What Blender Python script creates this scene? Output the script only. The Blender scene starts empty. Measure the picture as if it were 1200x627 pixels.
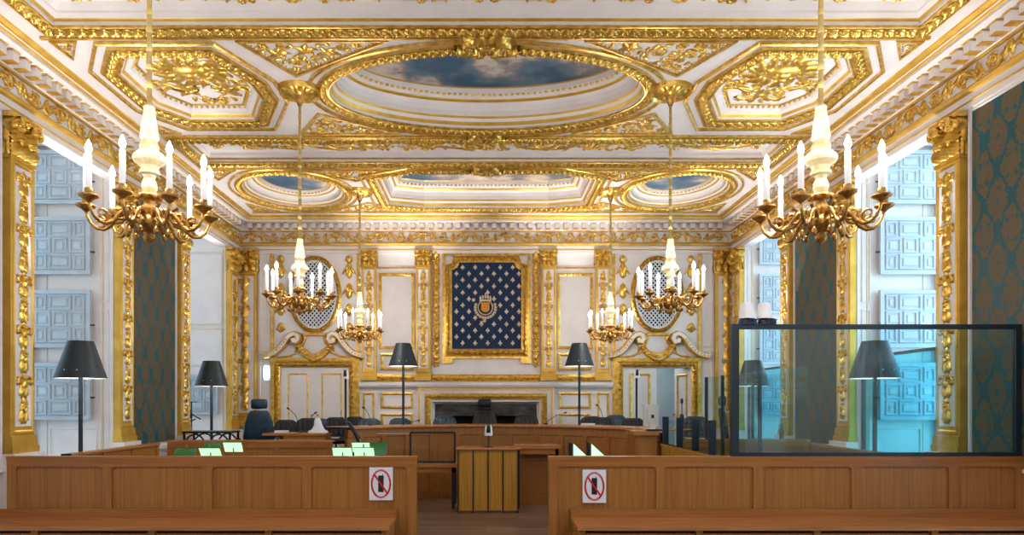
import bpy, math, random
from mathutils import Vector, Matrix
from mathutils.geometry import tessellate_polygon
PI = math.pi
C = bpy.context.scene.collection
scene = bpy.context.scene

# ------------------------------------------------------------------ camera, world, exposure
F_PX, X0, Y0, EYE = 812.0, 568.5, 472.0, 1.65
cam = bpy.data.cameras.new('camera')
cam.sensor_width = 36
cam.lens = F_PX / 1200 * 36
cam.shift_x = (600 - X0) / 1200
cam.shift_y = (Y0 - 313.5) / 1200
cam.clip_start = .05
camo = bpy.data.objects.new('camera', cam)
C.objects.link(camo)
camo.location = (0, 0, EYE)
camo.rotation_euler = (PI / 2, 0, 0)
scene.camera = camo
vs = scene.view_settings
vs.view_transform = 'Standard'
vs.look = 'None'
vs.gamma = 1
vs.use_curve_mapping = False
vs.exposure = 0.62
w = bpy.data.worlds.new('sky')
scene.world = w
w.use_nodes = True
bg = w.node_tree.nodes['Background']
bg.inputs[0].default_value = (.66, .84, 1, 1)
bg.inputs[1].default_value = 1.3
cy = scene.cycles
cy.use_denoising = True
cy.max_bounces = 10
cy.diffuse_bounces = 5
cy.glossy_bounces = 4
cy.transparent_max_bounces = 16
cy.sample_clamp_indirect = 6
cy.caustics_reflective = False
cy.caustics_refractive = False

H_CEIL, WX, YB, YR = 5.35, 5.0, 14.0, -6.0


def area(name, loc, rot, sx, sy, power, col):
    l = bpy.data.lights.new(name, 'AREA')
    l.shape = 'RECTANGLE'
    l.size, l.size_y = sx, sy
    l.energy = power
    l.color = col
    o = bpy.data.objects.new(name, l)
    C.objects.link(o)
    o.location = loc
    o.rotation_euler = rot
    return o


WINS = [(7.56, 9.31), (11.53, 13.36), (3.56, 5.31), (-.44, 1.31), (-4.4, -2.65)]
P_RIGHT = [110, 95, 90, 80, 60]
P_LEFT = [17, 13, 14, 12, 10]
for (a, b), pr, pl in zip(WINS, P_RIGHT, P_LEFT):
    area('daylight_right', (6.27, (a + b) / 2, 3.0), (0, PI / 2, 0), 3.9, b - a - .15, pr, (.62, .85, 1))
    area('daylight_left', (-6.27, (a + b) / 2, 3.0), (0, -PI / 2, 0), 3.9, b - a - .15, pl, (.85, .94, 1))


# added lights without fixtures, out of view, to brighten the near ceiling
for sx in (-1, 1):
    for knd, en, lc in (('POINT', 60, (2.19 * sx, .55, 3.32)), ('SPOT', 150, (4.6 * sx, 4.15, 2.12)), ('SPOT', 120, (4.6 * sx, .2, 2.12))):
        l = bpy.data.lights.new('added_fill_light', knd)
        l.energy = en
        l.color = (.97, .97, 1)
        l.shadow_soft_size = .15
        if knd == 'SPOT':
            l.spot_size = math.radians(110)
            l.spot_blend = .4
        lo = bpy.data.objects.new('added_fill_light', l)
        C.objects.link(lo)
        lo.location = lc
        lo.rotation_euler = (PI, 0, 0)


# ------------------------------------------------------------------ materials
def hexc(r, g, b):
    f = lambda c: ((c / 255) / 12.92) if c / 255 <= .04045 else (((c / 255) + .055) / 1.055) ** 2.4
    return (f(r), f(g), f(b), 1)


MATS = {}


def mat(name, col, rough=.5, metal=0, spec=.5, emis=None, es=0, coat=0):
    m = bpy.data.materials.new(name)
    m.use_nodes = True
    p = m.node_tree.nodes['Principled BSDF']
    p.inputs['Base Color'].default_value = col
    p.inputs['Roughness'].default_value = rough
    p.inputs['Metallic'].default_value = metal
    p.inputs['Specular IOR Level'].default_value = spec
    p.inputs['Coat Weight'].default_value = coat
    if emis:
        p.inputs['Emission Color'].default_value = emis
        p.inputs['Emission Strength'].default_value = es
    MATS[name] = m
    return m, m.node_tree, p


def N(nt, t, **kw):
    n = nt.nodes.new(t)
    for k, v in kw.items():
        if k in ('operation', 'blend_type', 'data_type', 'bands_direction', 'wave_type', 'feature', 'vector_type'):
            setattr(n, k, v)
        else:
            n.inputs[k].default_value = v
    return n


def ramp(nt, fac, stops):
    r = nt.nodes.new('ShaderNodeValToRGB')
    while len(r.color_ramp.elements) < len(stops):
        r.color_ramp.elements.new(.5)
    for e, (p, c) in zip(r.color_ramp.elements, stops):
        e.position = p
        e.color = c
    nt.links.new(fac, r.inputs[0])
    return r


def objcoord(nt, scale=(1, 1, 1), loc=(0, 0, 0)):
    tc = nt.nodes.new('ShaderNodeTexCoord')
    mp = nt.nodes.new('ShaderNodeMapping')
    mp.inputs['Scale'].default_value = scale
    mp.inputs['Location'].default_value = loc
    nt.links.new(tc.outputs['Object'], mp.inputs[0])
    return mp.outputs[0]


def noise_mat(name, c1, c2, scale, sc=(1, 1, 1), rough=.5, metal=0, bump=0, detail=4, spec=.5, coat=0, lo=.35, hi=.65):
    m, nt, p = mat(name, c1, rough, metal, spec, coat=coat)
    v = objcoord(nt, sc)
    n = N(nt, 'ShaderNodeTexNoise', Scale=scale, Detail=detail)
    nt.links.new(v, n.inputs['Vector'])
    r = ramp(nt, n.outputs[0], [(lo, c1), (hi, c2)])
    nt.links.new(r.outputs[0], p.inputs['Base Color'])
    if bump:
        b = N(nt, 'ShaderNodeBump', Strength=bump, Distance=.01)
        nt.links.new(n.outputs[0], b.inputs['Height'])
        nt.links.new(b.outputs[0], p.inputs['Normal'])
    return m


white = noise_mat('white_paint', hexc(233, 224, 218), hexc(225, 215, 210), 3, rough=.55, spec=.3)
cream = noise_mat('cream_paint', hexc(228, 214, 200), hexc(220, 205, 190), 2, rough=.55, spec=.3)
shut = noise_mat('shutter_paint', hexc(188, 195, 200), hexc(178, 186, 192), 4, rough=.5, spec=.3)
gold = noise_mat('gold_leaf', hexc(240, 200, 104), hexc(204, 154, 54), 14, rough=.32, metal=.75, bump=.25)
goldf = noise_mat('gold_flat', hexc(228, 184, 82), hexc(208, 160, 62), 5, rough=.42, metal=.6)
brass = noise_mat('old_brass', hexc(206, 158, 84), hexc(150, 106, 50), 22, rough=.32, metal=.85)
rodm = noise_mat('gilded_rod', hexc(240, 212, 140), hexc(226, 188, 104), 9, rough=.45, metal=.0)
ivory = noise_mat('ivory_gilt', hexc(250, 236, 196), hexc(232, 206, 140), 18, rough=.35, metal=.05, spec=.6)
wax, _, _p = mat('candle_tube', hexc(248, 246, 242), .35)
_p.inputs['Emission Color'].default_value = (1, .97, .95, 1)
_p.inputs['Emission Strength'].default_value = .25
bulb, _, _ = mat('lit_bulb', (1, 1, 1, 1), .3, emis=(1, .96, .93, 1), es=26)
black = noise_mat('black_metal', hexc(26, 28, 31), hexc(18, 20, 23), 6, rough=.42, metal=.2)
pole_m, _, _ = mat('pole_paint', hexc(24, 38, 46), .75, 0, .2)
shade_b = noise_mat('black_shade', hexc(28, 44, 52), hexc(20, 34, 42), 8, rough=.5)  # teal window light on the lampshades is mixed into this colour
shade_w, _, _ = mat('shade_lining', hexc(235, 235, 235), .6)
leather = noise_mat('dark_leather', hexc(20, 58, 78), hexc(12, 38, 52), 8, rough=.42, bump=.15)
leatherk = noise_mat('black_leather', hexc(17, 20, 25), hexc(10, 12, 16), 8, rough=.5, bump=.15, spec=.35)
plastic_b, _, _ = mat('black_plastic', hexc(18, 20, 24), .35)
plastic_w, _, _ = mat('white_plastic', hexc(232, 234, 236), .4)
plastic_g, _, _ = mat('beige_plastic', hexc(205, 198, 190), .45)
iron = noise_mat('iron_plate', hexc(92, 86, 82), hexc(50, 47, 46), 4, sc=(1, 1, 2.5), rough=.5, metal=.4, bump=.3)
soot_gap_black, _, _ = mat('soot_gap_black', hexc(22, 20, 20), .8)  # black for firebox soot and for dark gaps
paper, _, _ = mat('sign_white', hexc(226, 228, 236), .5)
red, _, _ = mat('sign_red', hexc(190, 22, 34), .5)
inkb, _, _ = mat('sign_black', hexc(16, 16, 18), .5)
frame_m, _, _ = mat('dock_frame', hexc(34, 48, 58), .38, .3)
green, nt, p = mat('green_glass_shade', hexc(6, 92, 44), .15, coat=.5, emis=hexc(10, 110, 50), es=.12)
opal, _, _ = mat('lit_opal_glass', hexc(205, 245, 215), .4, emis=(.50, 1, .64, 1), es=.62)
lightm, _, _ = mat('lit_lens', (1, 1, 1, 1), .4, emis=(.6, .93, 1, 1), es=5)
lead, _, _ = mat('lead_came', hexc(60, 66, 72), .5, .5)
shirtw, _, _ = mat('lampshade_white', hexc(238, 236, 236), .6)
navyb, _, _ = mat('blue_black_plastic', hexc(20, 34, 70), .3)


def glass_mat(name, tint, gloss=.12, rough=.0, graze=.5):
    m = bpy.data.materials.new(name)
    m.use_nodes = True
    nt = m.node_tree
    nt.nodes.clear()
    out = nt.nodes.new('ShaderNodeOutputMaterial')
    t = nt.nodes.new('ShaderNodeBsdfTransparent')
    t.inputs[0].default_value = tint
    g = nt.nodes.new('ShaderNodeBsdfGlossy')
    g.inputs['Roughness'].default_value = rough
    g.inputs['Color'].default_value = (.85, .97, 1, 1)
    fr = nt.nodes.new('ShaderNodeLayerWeight')
    fr.inputs[0].default_value = .5
    pw = N(nt, 'ShaderNodeMath', operation='POWER')
    pw.inputs[1].default_value = 4
    nt.links.new(fr.outputs['Facing'], pw.inputs[0])
    ma = N(nt, 'ShaderNodeMath', operation='MULTIPLY_ADD')
    ma.inputs[1].default_value = graze
    ma.inputs[2].default_value = gloss
    nt.links.new(pw.outputs[0], ma.inputs[0])
    mx = nt.nodes.new('ShaderNodeMixShader')
    nt.links.new(ma.outputs[0], mx.inputs[0])
    nt.links.new(t.outputs[0], mx.inputs[1])
    nt.links.new(g.outputs[0], mx.inputs[2])
    nt.links.new(mx.outputs[0], out.inputs[0])
    MATS[name] = m
    return m


g_dock = glass_mat('dock_glass', (.84, .95, .97, 1), .05)
g_guard = glass_mat('teal_glass', (.46, .88, .94, 1), .05)
g_side = glass_mat('side_glass', (.84, .95, .97, 1), .05, graze=.12)
g_clear = glass_mat('clear_screen', (.97, .96, .97, 1), .05)
g_win = glass_mat('window_glass', (.85, .93, .97, 1), .05)


def wood_mat(name, c1, c2, c3, grain=(60, 60, 1.2), rough=.35):
    m, nt, p = mat(name, c1, rough, 0, .45)
    v = objcoord(nt, grain)
    n = N(nt, 'ShaderNodeTexNoise', Scale=1.0, Detail=5, Roughness=.6)
    nt.links.new(v, n.inputs['Vector'])
    r = ramp(nt, n.outputs[0], [(.28, c2), (.5, c1), (.75, c3)])
    nt.links.new(r.outputs[0], p.inputs['Base Color'])
    b = N(nt, 'ShaderNodeBump', Strength=.08, Distance=.01)
    nt.links.new(n.outputs[0], b.inputs['Height'])
    nt.links.new(b.outputs[0], p.inputs['Normal'])
    return m


oak = wood_mat('oak_upright', hexc(156, 102, 44), hexc(136, 84, 30), hexc(170, 116, 56))
oakh = wood_mat('oak_lengthwise', hexc(156, 98, 42), hexc(136, 82, 30), hexc(170, 112, 54), grain=(1.2, 60, 60))
oaky = wood_mat('oak_golden', hexc(178, 128, 42), hexc(150, 100, 26), hexc(196, 146, 58))
oakw = wood_mat('oak_worktop', hexc(176, 114, 62), hexc(156, 96, 46), hexc(192, 132, 78), grain=(2, 40, 40), rough=.25)

# parquet
floor_m, nt, p = mat('parquet', hexc(90, 66, 50), .28, 0, .5)
v = objcoord(nt)
br = nt.nodes.new('ShaderNodeTexBrick')
br.inputs['Scale'].default_value = 1
br.inputs['Brick Width'].default_value = .9
br.inputs['Row Height'].default_value = .12
br.inputs['Mortar Size'].default_value = .003
br.inputs['Color1'].default_value = hexc(150, 120, 98)
br.inputs['Color2'].default_value = hexc(100, 76, 62)
br.inputs['Mortar'].default_value = hexc(30, 22, 18)
nt.links.new(v, br.inputs['Vector'])
v2 = objcoord(nt, (3, 30, 1))
n = N(nt, 'ShaderNodeTexNoise', Scale=1.5, Detail=5)
nt.links.new(v2, n.inputs['Vector'])
mx = nt.nodes.new('ShaderNodeMixRGB')
mx.blend_type = 'MULTIPLY'
mx.inputs[0].default_value = .6
r = ramp(nt, n.outputs[0], [(.3, (.45, .45, .45, 1)), (.7, (1.2, 1.15, 1.1, 1))])
nt.links.new(br.outputs[0], mx.inputs[1])
nt.links.new(r.outputs[0], mx.inputs[2])
nt.links.new(mx.outputs[0], p.inputs['Base Color'])

# damask (object coordinates Y across, Z up)
def damask(name, cbase, cline, a=.36, b=.62, ph=0):
    m, nt, p = mat(name, cbase, .55, 0, .3)
    tc = nt.nodes.new('ShaderNodeTexCoord')
    nn = N(nt, 'ShaderNodeTexNoise', Scale=9, Detail=3)
    nt.links.new(tc.outputs['Object'], nn.inputs['Vector'])
    mp = nt.nodes.new('ShaderNodeVectorMath')
    mp.operation = 'MULTIPLY_ADD'
    mp.inputs[1].default_value = (.12, .12, .12)
    nt.links.new(nn.outputs['Color'], mp.inputs[0])
    nt.links.new(tc.outputs['Object'], mp.inputs[2])
    sp = nt.nodes.new('ShaderNodeSeparateXYZ')
    n3 = N(nt, 'ShaderNodeTexNoise', Scale=30, Detail=2)
    nt.links.new(tc.outputs['Object'], n3.inputs['Vector'])
    m3 = nt.nodes.new('ShaderNodeVectorMath')
    m3.operation = 'MULTIPLY_ADD'
    m3.inputs[1].default_value = (.09, .09, .09)
    nt.links.new(n3.outputs['Color'], m3.inputs[0])
    nt.links.new(mp.outputs[0], m3.inputs[2])
    nt.links.new(m3.outputs[0], sp.inputs[0])

    def M(op, x, y=None):
        q = nt.nodes.new('ShaderNodeMath')
        q.operation = op
        for i, s in enumerate((x, y)):
            if s is None:
                continue
            if isinstance(s, (int, float)):
                q.inputs[i].default_value = s
            else:
                nt.links.new(s, q.inputs[i])
        return q.outputs[0]
    cu = M('COSINE', M('MULTIPLY', sp.outputs[1], 2 * PI / a))
    cv = M('COSINE', M('MULTIPLY', sp.outputs[2], 2 * PI / b))
    f = M('ADD', cu, cv)
    lines = M('LESS_THAN', M('ABSOLUTE', f), .34)
    c2u = M('COSINE', M('MULTIPLY', sp.outputs[1], 6 * PI / a))
    c2v = M('COSINE', M('MULTIPLY', sp.outputs[2], 6 * PI / b))
    spots = M('GREATER_THAN', M('ADD', c2u, c2v), 1.7)
    inner = M('LESS_THAN', M('ABSOLUTE', M('SUBTRACT', M('ABSOLUTE', f), 1.3)), .05)
    tot = M('MINIMUM', M('ADD', M('ADD', lines, spots), inner), 1)
    mxx = nt.nodes.new('ShaderNodeMixRGB')
    mxx.inputs[1].default_value = cbase
    mxx.inputs[2].default_value = cline
    nt.links.new(tot, mxx.inputs[0])
    nt.links.new(mxx.outputs[0], p.inputs['Base Color'])
    rr = M('SUBTRACT', .6, M('MULTIPLY', tot, .15))
    nt.links.new(rr, p.inputs['Roughness'])
    return m


dam = damask('damask', hexc(100, 86, 62), hexc(20, 80, 88))

# painted clouds
paint_m, nt, p = mat('painted_sky', hexc(80, 100, 120), .6, 0, .2)
v = objcoord(nt, (1, 1.0, 1), (3.3, 1.7, 0))
n = N(nt, 'ShaderNodeTexNoise', Scale=1.15, Detail=8, Roughness=.58)
nt.links.new(v, n.inputs['Vector'])
r = ramp(nt, n.outputs[0], [(.38, hexc(62, 90, 112)), (.47, hexc(96, 116, 130)), (.51, hexc(134, 126, 126)),
                            (.57, hexc(196, 180, 166)), (.70, hexc(226, 212, 194))])
nt.links.new(r.outputs[0], p.inputs['Base Color'])
navy = noise_mat('navy_cloth', hexc(4, 42, 80), hexc(2, 30, 62), 30, rough=.8)
fleurm = noise_mat('gilt_thread', hexc(226, 208, 178), hexc(206, 176, 130), 30, rough=.5, metal=.2)
shieldm = noise_mat('shield_orange', hexc(226, 150, 50), hexc(200, 120, 34), 30, rough=.5)


# ------------------------------------------------------------------ mesh builder
class MB:
    def __init__(s):
        s.v, s.f, s.m, s.s = [], [], [], []

    def add(s, vs, fs, m=0, smooth=False):
        b = len(s.v)
        s.v.extend(vs)
        for f in fs:
            s.f.append([i + b for i in f])
            s.m.append(m)
            s.s.append(smooth)

    def build(s, name, mats, parent=None, loc=None):
        me = bpy.data.meshes.new(name)
        me.from_pydata([tuple(q) for q in s.v], [], s.f)
        if not isinstance(mats, (list, tuple)):
            mats = [mats]
        for q in mats:
            me.materials.append(q)
        me.polygons.foreach_set('material_index', s.m)
        me.polygons.foreach_set('use_smooth', s.s)
        me.update()
        o = bpy.data.objects.new(name, me)
        C.objects.link(o)
        if parent:
            o.parent = parent
        if loc:
            o.location = loc
        return o

    def box(s, x0, x1, y0, y1, z0, z1, m=0, M=None, bev=0):
        vs = [(x, y, z) for x in (x0, x1) for y in (y0, y1) for z in (z0, z1)]
        if M:
            vs = [tuple(M @ Vector(q)) for q in vs]
        s.add(vs, [(0, 1, 3, 2), (4, 6, 7, 5), (0, 4, 5, 1), (2, 3, 7, 6), (0, 2, 6, 4), (1, 5, 7, 3)], m)

    def tube(s, pts, r, n=8, m=0, cap=True):
        pts = [Vector(q) for q in pts]
        rs = r if isinstance(r, (list, tuple)) else [r] * len(pts)
        up = Vector((0, 0, 1))
        vs, fs = [], []
        prev = None
        for i, q in enumerate(pts):
            d = (pts[min(i + 1, len(pts) - 1)] - pts[max(i - 1, 0)]).normalized()
            if prev is None:
                a = d.cross(up)
                if a.length < .05:
                    a = d.cross(Vector((1, 0, 0)))
            else:
                a = prev - d * prev.dot(d)
            a.normalize()
            prev = a
            b = d.cross(a)
            for k in range(n):
                t = 2 * PI * k / n
                vs.append(tuple(q + (a * math.cos(t) + b * math.sin(t)) * rs[i]))
        for i in range(len(pts) - 1):
            for k in range(n):
                fs.append((i * n + k, i * n + (k + 1) % n, (i + 1) * n + (k + 1) % n, (i + 1) * n + k))
        s.add(vs, fs, m, True)
        if cap:
            b = len(s.v) - len(vs)
            for base in (0, (len(pts) - 1) * n):
                s.f.append([b + base + k for k in range(n)])
                s.m.append(m)
                s.s.append(False)

    def lathe(s, prof, c=(0, 0, 0), n=16, m=0, smooth=True):
        vs, fs = [], []
        for r, z in prof:
            for k in range(n):
                t = 2 * PI * k / n
                vs.append((c[0] + r * math.cos(t), c[1] + r * math.sin(t), c[2] + z))
        for i in range(len(prof) - 1):
            for k in range(n):
                fs.append((i * n + k, i * n + (k + 1) % n, (i + 1) * n + (k + 1) % n, (i + 1) * n + k))
        s.add(vs, fs, m, smooth)

    def loft(s, rings, m=0, n=16, ex=3.2, axis='z'):
        """rounded slab: rings = (cx, cy, z, halfwidth, halfdepth)"""
        vs, fs = [], []
        for cx, cyy, z, hw, hd in rings:
            for k in range(n):
                t = 2 * PI * k / n
                c, q = math.cos(t), math.sin(t)
                x = cx + hw * math.copysign(abs(c) ** (2 / ex), c)
                y = cyy + hd * math.copysign(abs(q) ** (2 / ex), q)
                vs.append((x, y, z) if axis == 'z' else (z, x, y))
        for i in range(len(rings) - 1):
            for k in range(n):
                fs.append((i * n + k, i * n + (k + 1) % n, (i + 1) * n + (k + 1) % n, (i + 1) * n + k))
        fs.append(tuple(range(n)))
        fs.append(tuple((len(rings) - 1) * n + k for k in range(n)))
        s.add(vs, fs, m, True)


def frame(O, U, V, Nn):
    O, U, V, Nn = Vector(O), Vector(U), Vector(V), Vector(Nn)
    return lambda u, v, n: (O.x + U.x * u + V.x * v + Nn.x * n, O.y + U.y * u + V.y * v + Nn.y * n, O.z + U.z * u + V.z * v + Nn.z * n)


FC = frame((0, 0, H_CEIL), (1, 0, 0), (0, 1, 0), (0, 0, -1))
FB = frame((0, YB, 0), (1, 0, 0), (0, 0, 1), (0, -1, 0))
FL = frame((-WX, 0, 0), (0, 1, 0), (0, 0, 1), (1, 0, 0))
FR = frame((WX, 0, 0), (0, 1, 0), (0, 0, 1), (-1, 0, 0))


def tag(o, label=None, cat=None, group=None, kind=None):
    if label:
        o['label'] = label
    if cat:
        o['category'] = cat
    if group:
        o['group'] = group
    if kind:
        o['kind'] = kind
    return o


def thing(name, label, cat, loc=(0, 0, 0), rz=0, group=None):
    o = bpy.data.objects.new(name, None)
    C.objects.link(o)
    o.location = loc
    o.rotation_euler = (0, 0, rz)
    o.empty_display_size = .1
    return tag(o, label, cat, group)


def struct(name, label=None, mb=None, mats=None):
    if mb is None:
        o = bpy.data.objects.new(name, None)
        C.objects.link(o)
        o.empty_display_size = .1
    else:
        o = mb.build(name, mats)
    return tag(o, label, None, None, 'structure')


# ------------------------------------------------------------------ relief ornament in a plane frame
def sweep(mb, Fr, path, prof, closed=True):
    """prof = [(d, n, mat)], mat is of the strip that follows; d>0 to the left of the path"""
    n = len(path)
    offs = []
    for i in range(n):
        p = Vector(path[i])
        a = Vector(path[i - 1]) if (closed or i > 0) else None
        b = Vector(path[(i + 1) % n]) if (closed or i < n - 1) else None
        if a is None:
            d = (b - p).normalized()
            offs.append(Vector((-d.y, d.x)))
        elif b is None:
            d = (p - a).normalized()
            offs.append(Vector((-d.y, d.x)))
        else:
            d1 = (p - a).normalized()
            d2 = (b - p).normalized()
            n1 = Vector((-d1.y, d1.x))
            n2 = Vector((-d2.y, d2.x))
            q = (n1 + n2)
            q = q / max(.3, q.dot(n1)) if q.length > 1e-6 else n1
            offs.append(q)
    for j in range(len(prof) - 1):
        (d0, n0, m), (d1, n1, _) = prof[j][:3], prof[j + 1][:3]
        vs, fs = [], []
        for i in range(n):
            p, o = path[i], offs[i]
            vs.append(Fr(p[0] + o.x * d0, p[1] + o.y * d0, n0))
            vs.append(Fr(p[0] + o.x * d1, p[1] + o.y * d1, n1))
        for i in range(n if closed else n - 1):
            k = (i + 1) % n
            fs.append((2 * i, 2 * i + 1, 2 * k + 1, 2 * k))
        mb.add(vs, fs, m, False)


def offset(path, d):
    out = []
    n = len(path)
    for i in range(n):
        a, p, b = Vector(path[i - 1]), Vector(path[i]), Vector(path[(i + 1) % n])
        d1, d2 = (p - a).normalized(), (b - p).normalized()
        n1, n2 = Vector((-d1.y, d1.x)), Vector((-d2.y, d2.x))
        q = n1 + n2
        q = q / max(.3, q.dot(n1))
        out.append((p.x + q.x * d, p.y + q.y * d))
    return out


def dome(mb, Fr, cu, cv, ang, a, b, h, seg=8, m=0, n0=0):
    ca, sa = math.cos(ang), math.sin(ang)
    vs = []
    for rr, hh in ((1, 0), (.8, .62)):
        for k in range(seg):
            t = 2 * PI * k / seg
            x, y = a * rr * math.cos(t), b * rr * math.sin(t)
            vs.append(Fr(cu + x * ca - y * sa, cv + x * sa + y * ca, n0 + h * hh))
    vs.append(Fr(cu, cv, n0 + h))
    fs = []
    for k in range(seg):
        k2 = (k + 1) % seg
        fs.append((k, k2, seg + k2, seg + k))
        fs.append((seg + k, seg + k2, 2 * seg))
    mb.add(vs, fs, m, True)


def ridge(mb, Fr, pts, ws, h, m=0, n0=0):
    vs, fs = [], []
    L = len(pts)
    for i in range(L):
        a, b = pts[max(i - 1, 0)], pts[min(i + 1, L - 1)]
        dx, dy = b[0] - a[0], b[1] - a[1]
        l = math.hypot(dx, dy) or 1
        nx, ny = -dy / l, dx / l
        w_ = ws[i] if isinstance(ws, (list, tuple)) else ws
        hh = h * min(1, w_ / (ws[0] if isinstance(ws, (list, tuple)) else w_) + .35) if isinstance(ws, (list, tuple)) else h
        x, y = pts[i]
        for q, t in ((1, 0), (.55, .8), (-.55, .8), (-1, 0)):
            vs.append(Fr(x + nx * w_ * q, y + ny * w_ * q, n0 + hh * t))
    for i in range(L - 1):
        for k in range(3):
            fs.append((4 * i + k, 4 * i + k + 1, 4 * i + 5 + k, 4 * i + 4 + k))
    mb.add(vs, fs, m, True)


LEAFW = [(0, .25), (.14, .8), (.22, .5), (.38, 1), (.47, .62), (.62, .85), (.72, .5), (.85, .45), (1, 0)]


def leaf(mb, Fr, cu, cv, ang, L, W, h, m=0, n0=0, curl=0):
    vs, fs = [], []
    for t, wv in LEAFW:
        a = ang + curl * t
        ca, sa = math.cos(a), math.sin(a)
        x = L * t
        ww = W * wv * .5
        hh = h * (.5 + .5 * math.sin(PI * min(1, t + .15)))
        for q, e in ((1, .12), (0, 1), (-1, .12)):
            y = ww * q
            vs.append(Fr(cu + x * ca - y * sa, cv + x * sa + y * ca, n0 + hh * e))
    for i in range(len(LEAFW) - 1):
        fs.append((3 * i, 3 * i + 1, 3 * i + 4, 3 * i + 3))
        fs.append((3 * i + 1, 3 * i + 2, 3 * i + 5, 3 * i + 4))
    mb.add(vs, fs, m, True)


def flower(mb, Fr, u, v, r, h, m=0, n0=0, k=5):
    for i in range(k):
        t = 2 * PI * i / k + u * 7
        dome(mb, Fr, u + r * .55 * math.cos(t), v + r * .55 * math.sin(t), t, r * .48, r * .36, h * .8, 6, m, n0)
    dome(mb, Fr, u, v, 0, r * .3, r * .3, h * 1.2, 6, m, n0)


def spiral(mb, Fr, cu, cv, r, a0, sgn, turns, w, h, m=0, n0=0, leaves=3, rnd=random):
    n = int(14 * turns) + 2
    pts, ws = [], []
    for i in range(n):
        t = i / (n - 1)
        rr = r * (1 - t) ** .8 + r * .12 * t
        a = a0 + sgn * t * turns * 2 * PI
        pts.append((cu + rr * math.cos(a), cv + rr * math.sin(a)))
        ws.append(w * (1 - .6 * t))
    ridge(mb, Fr, pts, ws, h, m, n0)
    flower(mb, Fr, cu, cv, r * .34, h * 1.2, m, n0, 5)
    for i in range(leaves):
        t = (i + .3) / leaves * .55
        rr = r * (1 - t) ** .8
        a = a0 + sgn * t * turns * 2 * PI
        leaf(mb, Fr, cu + rr * math.cos(a), cv + rr * math.sin(a), a + sgn * .9, r * .8, r * .55, h, m, n0, sgn * .5)


def resample(path, step, closed=True):
    pts = list(path) + ([path[0]] if closed else [])
    L = 0
    seg = []
    for a, b in zip(pts, pts[1:]):
        l = math.hypot(b[0] - a[0], b[1] - a[1])
        seg.append((L, l, a, b))
        L += l
    n = max(2, round(L / step))
    out = []
    for i in range(n):
        s_ = L * (i + .5) / n
        for q in seg:
            if q[0] <= s_ <= q[0] + q[1] + 1e-9:
                t = (s_ - q[0]) / (q[1] or 1)
                a, b = q[2], q[3]
                out.append((a[0] + (b[0] - a[0]) * t, a[1] + (b[1] - a[1]) * t, math.atan2(b[1] - a[1], b[0] - a[0])))
                break
    return out


def leafband(mb, Fr, path, width, h, closed=True, m=0, n0=0, step=None):
    """gilded acanthus moulding centred on path"""
    hw = width / 2
    sweep(mb, Fr, path, [(-hw, n0, m), (-hw, n0 + h * .45, m), (-hw * .8, n0 + h * .5, m), (-hw * .74, n0 + h * .12, m), (0, n0 + h * .3, m),
                         (hw * .74, n0 + h * .12, m), (hw * .8, n0 + h * .5, m), (hw, n0 + h * .45, m), (hw, n0, m)], closed)
    step = step or width * .62
    for i, (x, y, a) in enumerate(resample(path, step, closed)):
        ca, sa = math.cos(a), math.sin(a)
        for sg in (1, -1):
            leaf(mb, Fr, x - ca * step * .45, y - sa * step * .45, a + sg * .95, width * .62, width * .40, h * 1.0, m, n0 + h * .25, -sg * 1.0)
            leaf(mb, Fr, x - ca * step * .1, y - sa * step * .1, a + sg * .35, width * .5, width * .26, h * 1.15, m, n0 + h * .3, -sg * .7)
        dome(mb, Fr, x + ca * step * .3, y + sa * step * .3, a, width * .1, width * .12, h * .9, 6, m, n0 + h * .45)


def beads(mb, Fr, path, r, step, closed=True, m=0, n0=0):
    for x, y, a in resample(path, step, closed):
        dome(mb, Fr, x, y, a, r * 1.1, r, r * .9, 6, m, n0)


def rinceau(mb, Fr, u0, u1, vc, H, h, m=0, n0=0, unit=1.15, flip=1):
    """running scroll along u"""
    n = max(1, round(abs(u1 - u0) / (H * unit)))
    st = (u1 - u0) / n
    r = H * .40
    for i in range(n):
        c = u0 + (i + .5) * st
        sg = flip * (1 if i % 2 == 0 else -1)
        spiral(mb, Fr, c, vc, r, PI + sg * .2, -sg, 1.5, H * .085, h, m, n0, 6)
        b = u0 + i * st
        # joining stem and leaf sprigs
        pts = [(b + (c - r - b) * t, vc + sg * (H * .44) * (t - 1) * (1 if t < 1 else 0)) for t in (0, .4, .8, 1)]
        ridge(mb, Fr, pts, H * .05, h * .8, m, n0)
        for q, aa in ((-1, PI / 2 - .5), (1, PI / 2 + .5)):
            leaf(mb, Fr, b, vc - sg * H * .45, sg * aa, H * .55, H * .3, h, m, n0, q * .4)
        leaf(mb, Fr, b, vc - sg * H * .05, sg * PI / 2, H * .5, H * .26, h * 1.1, m, n0)
        if unit > 1.9:
            ar = [(c + abs(st) * .44 * math.cos(t), vc - sg * H * .30 + sg * H * .72 * math.sin(t)) for t in [PI * j / 10 for j in range(11)]]
            ridge(mb, Fr, ar, H * .05, h, m, n0)
            for q in (-1, 1):
                leaf(mb, Fr, c + q * abs(st) * .40, vc + sg * H * .02, sg * (PI / 2 + q * .9), H * .42, H * .26, h, m, n0, q * .5)
        flower(mb, Fr, b, vc - sg * H * .12, H * .13, h * 1.2, m, n0)


def inside(poly, x, y):
    c = False
    j = len(poly) - 1
    for i in range(len(poly)):
        xi, yi = poly[i]
        xj, yj = poly[j]
        if (yi > y) != (yj > y) and x < (xj - xi) * (y - yi) / (yj - yi) + xi:
            c = not c
        j = i
    return c


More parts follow.
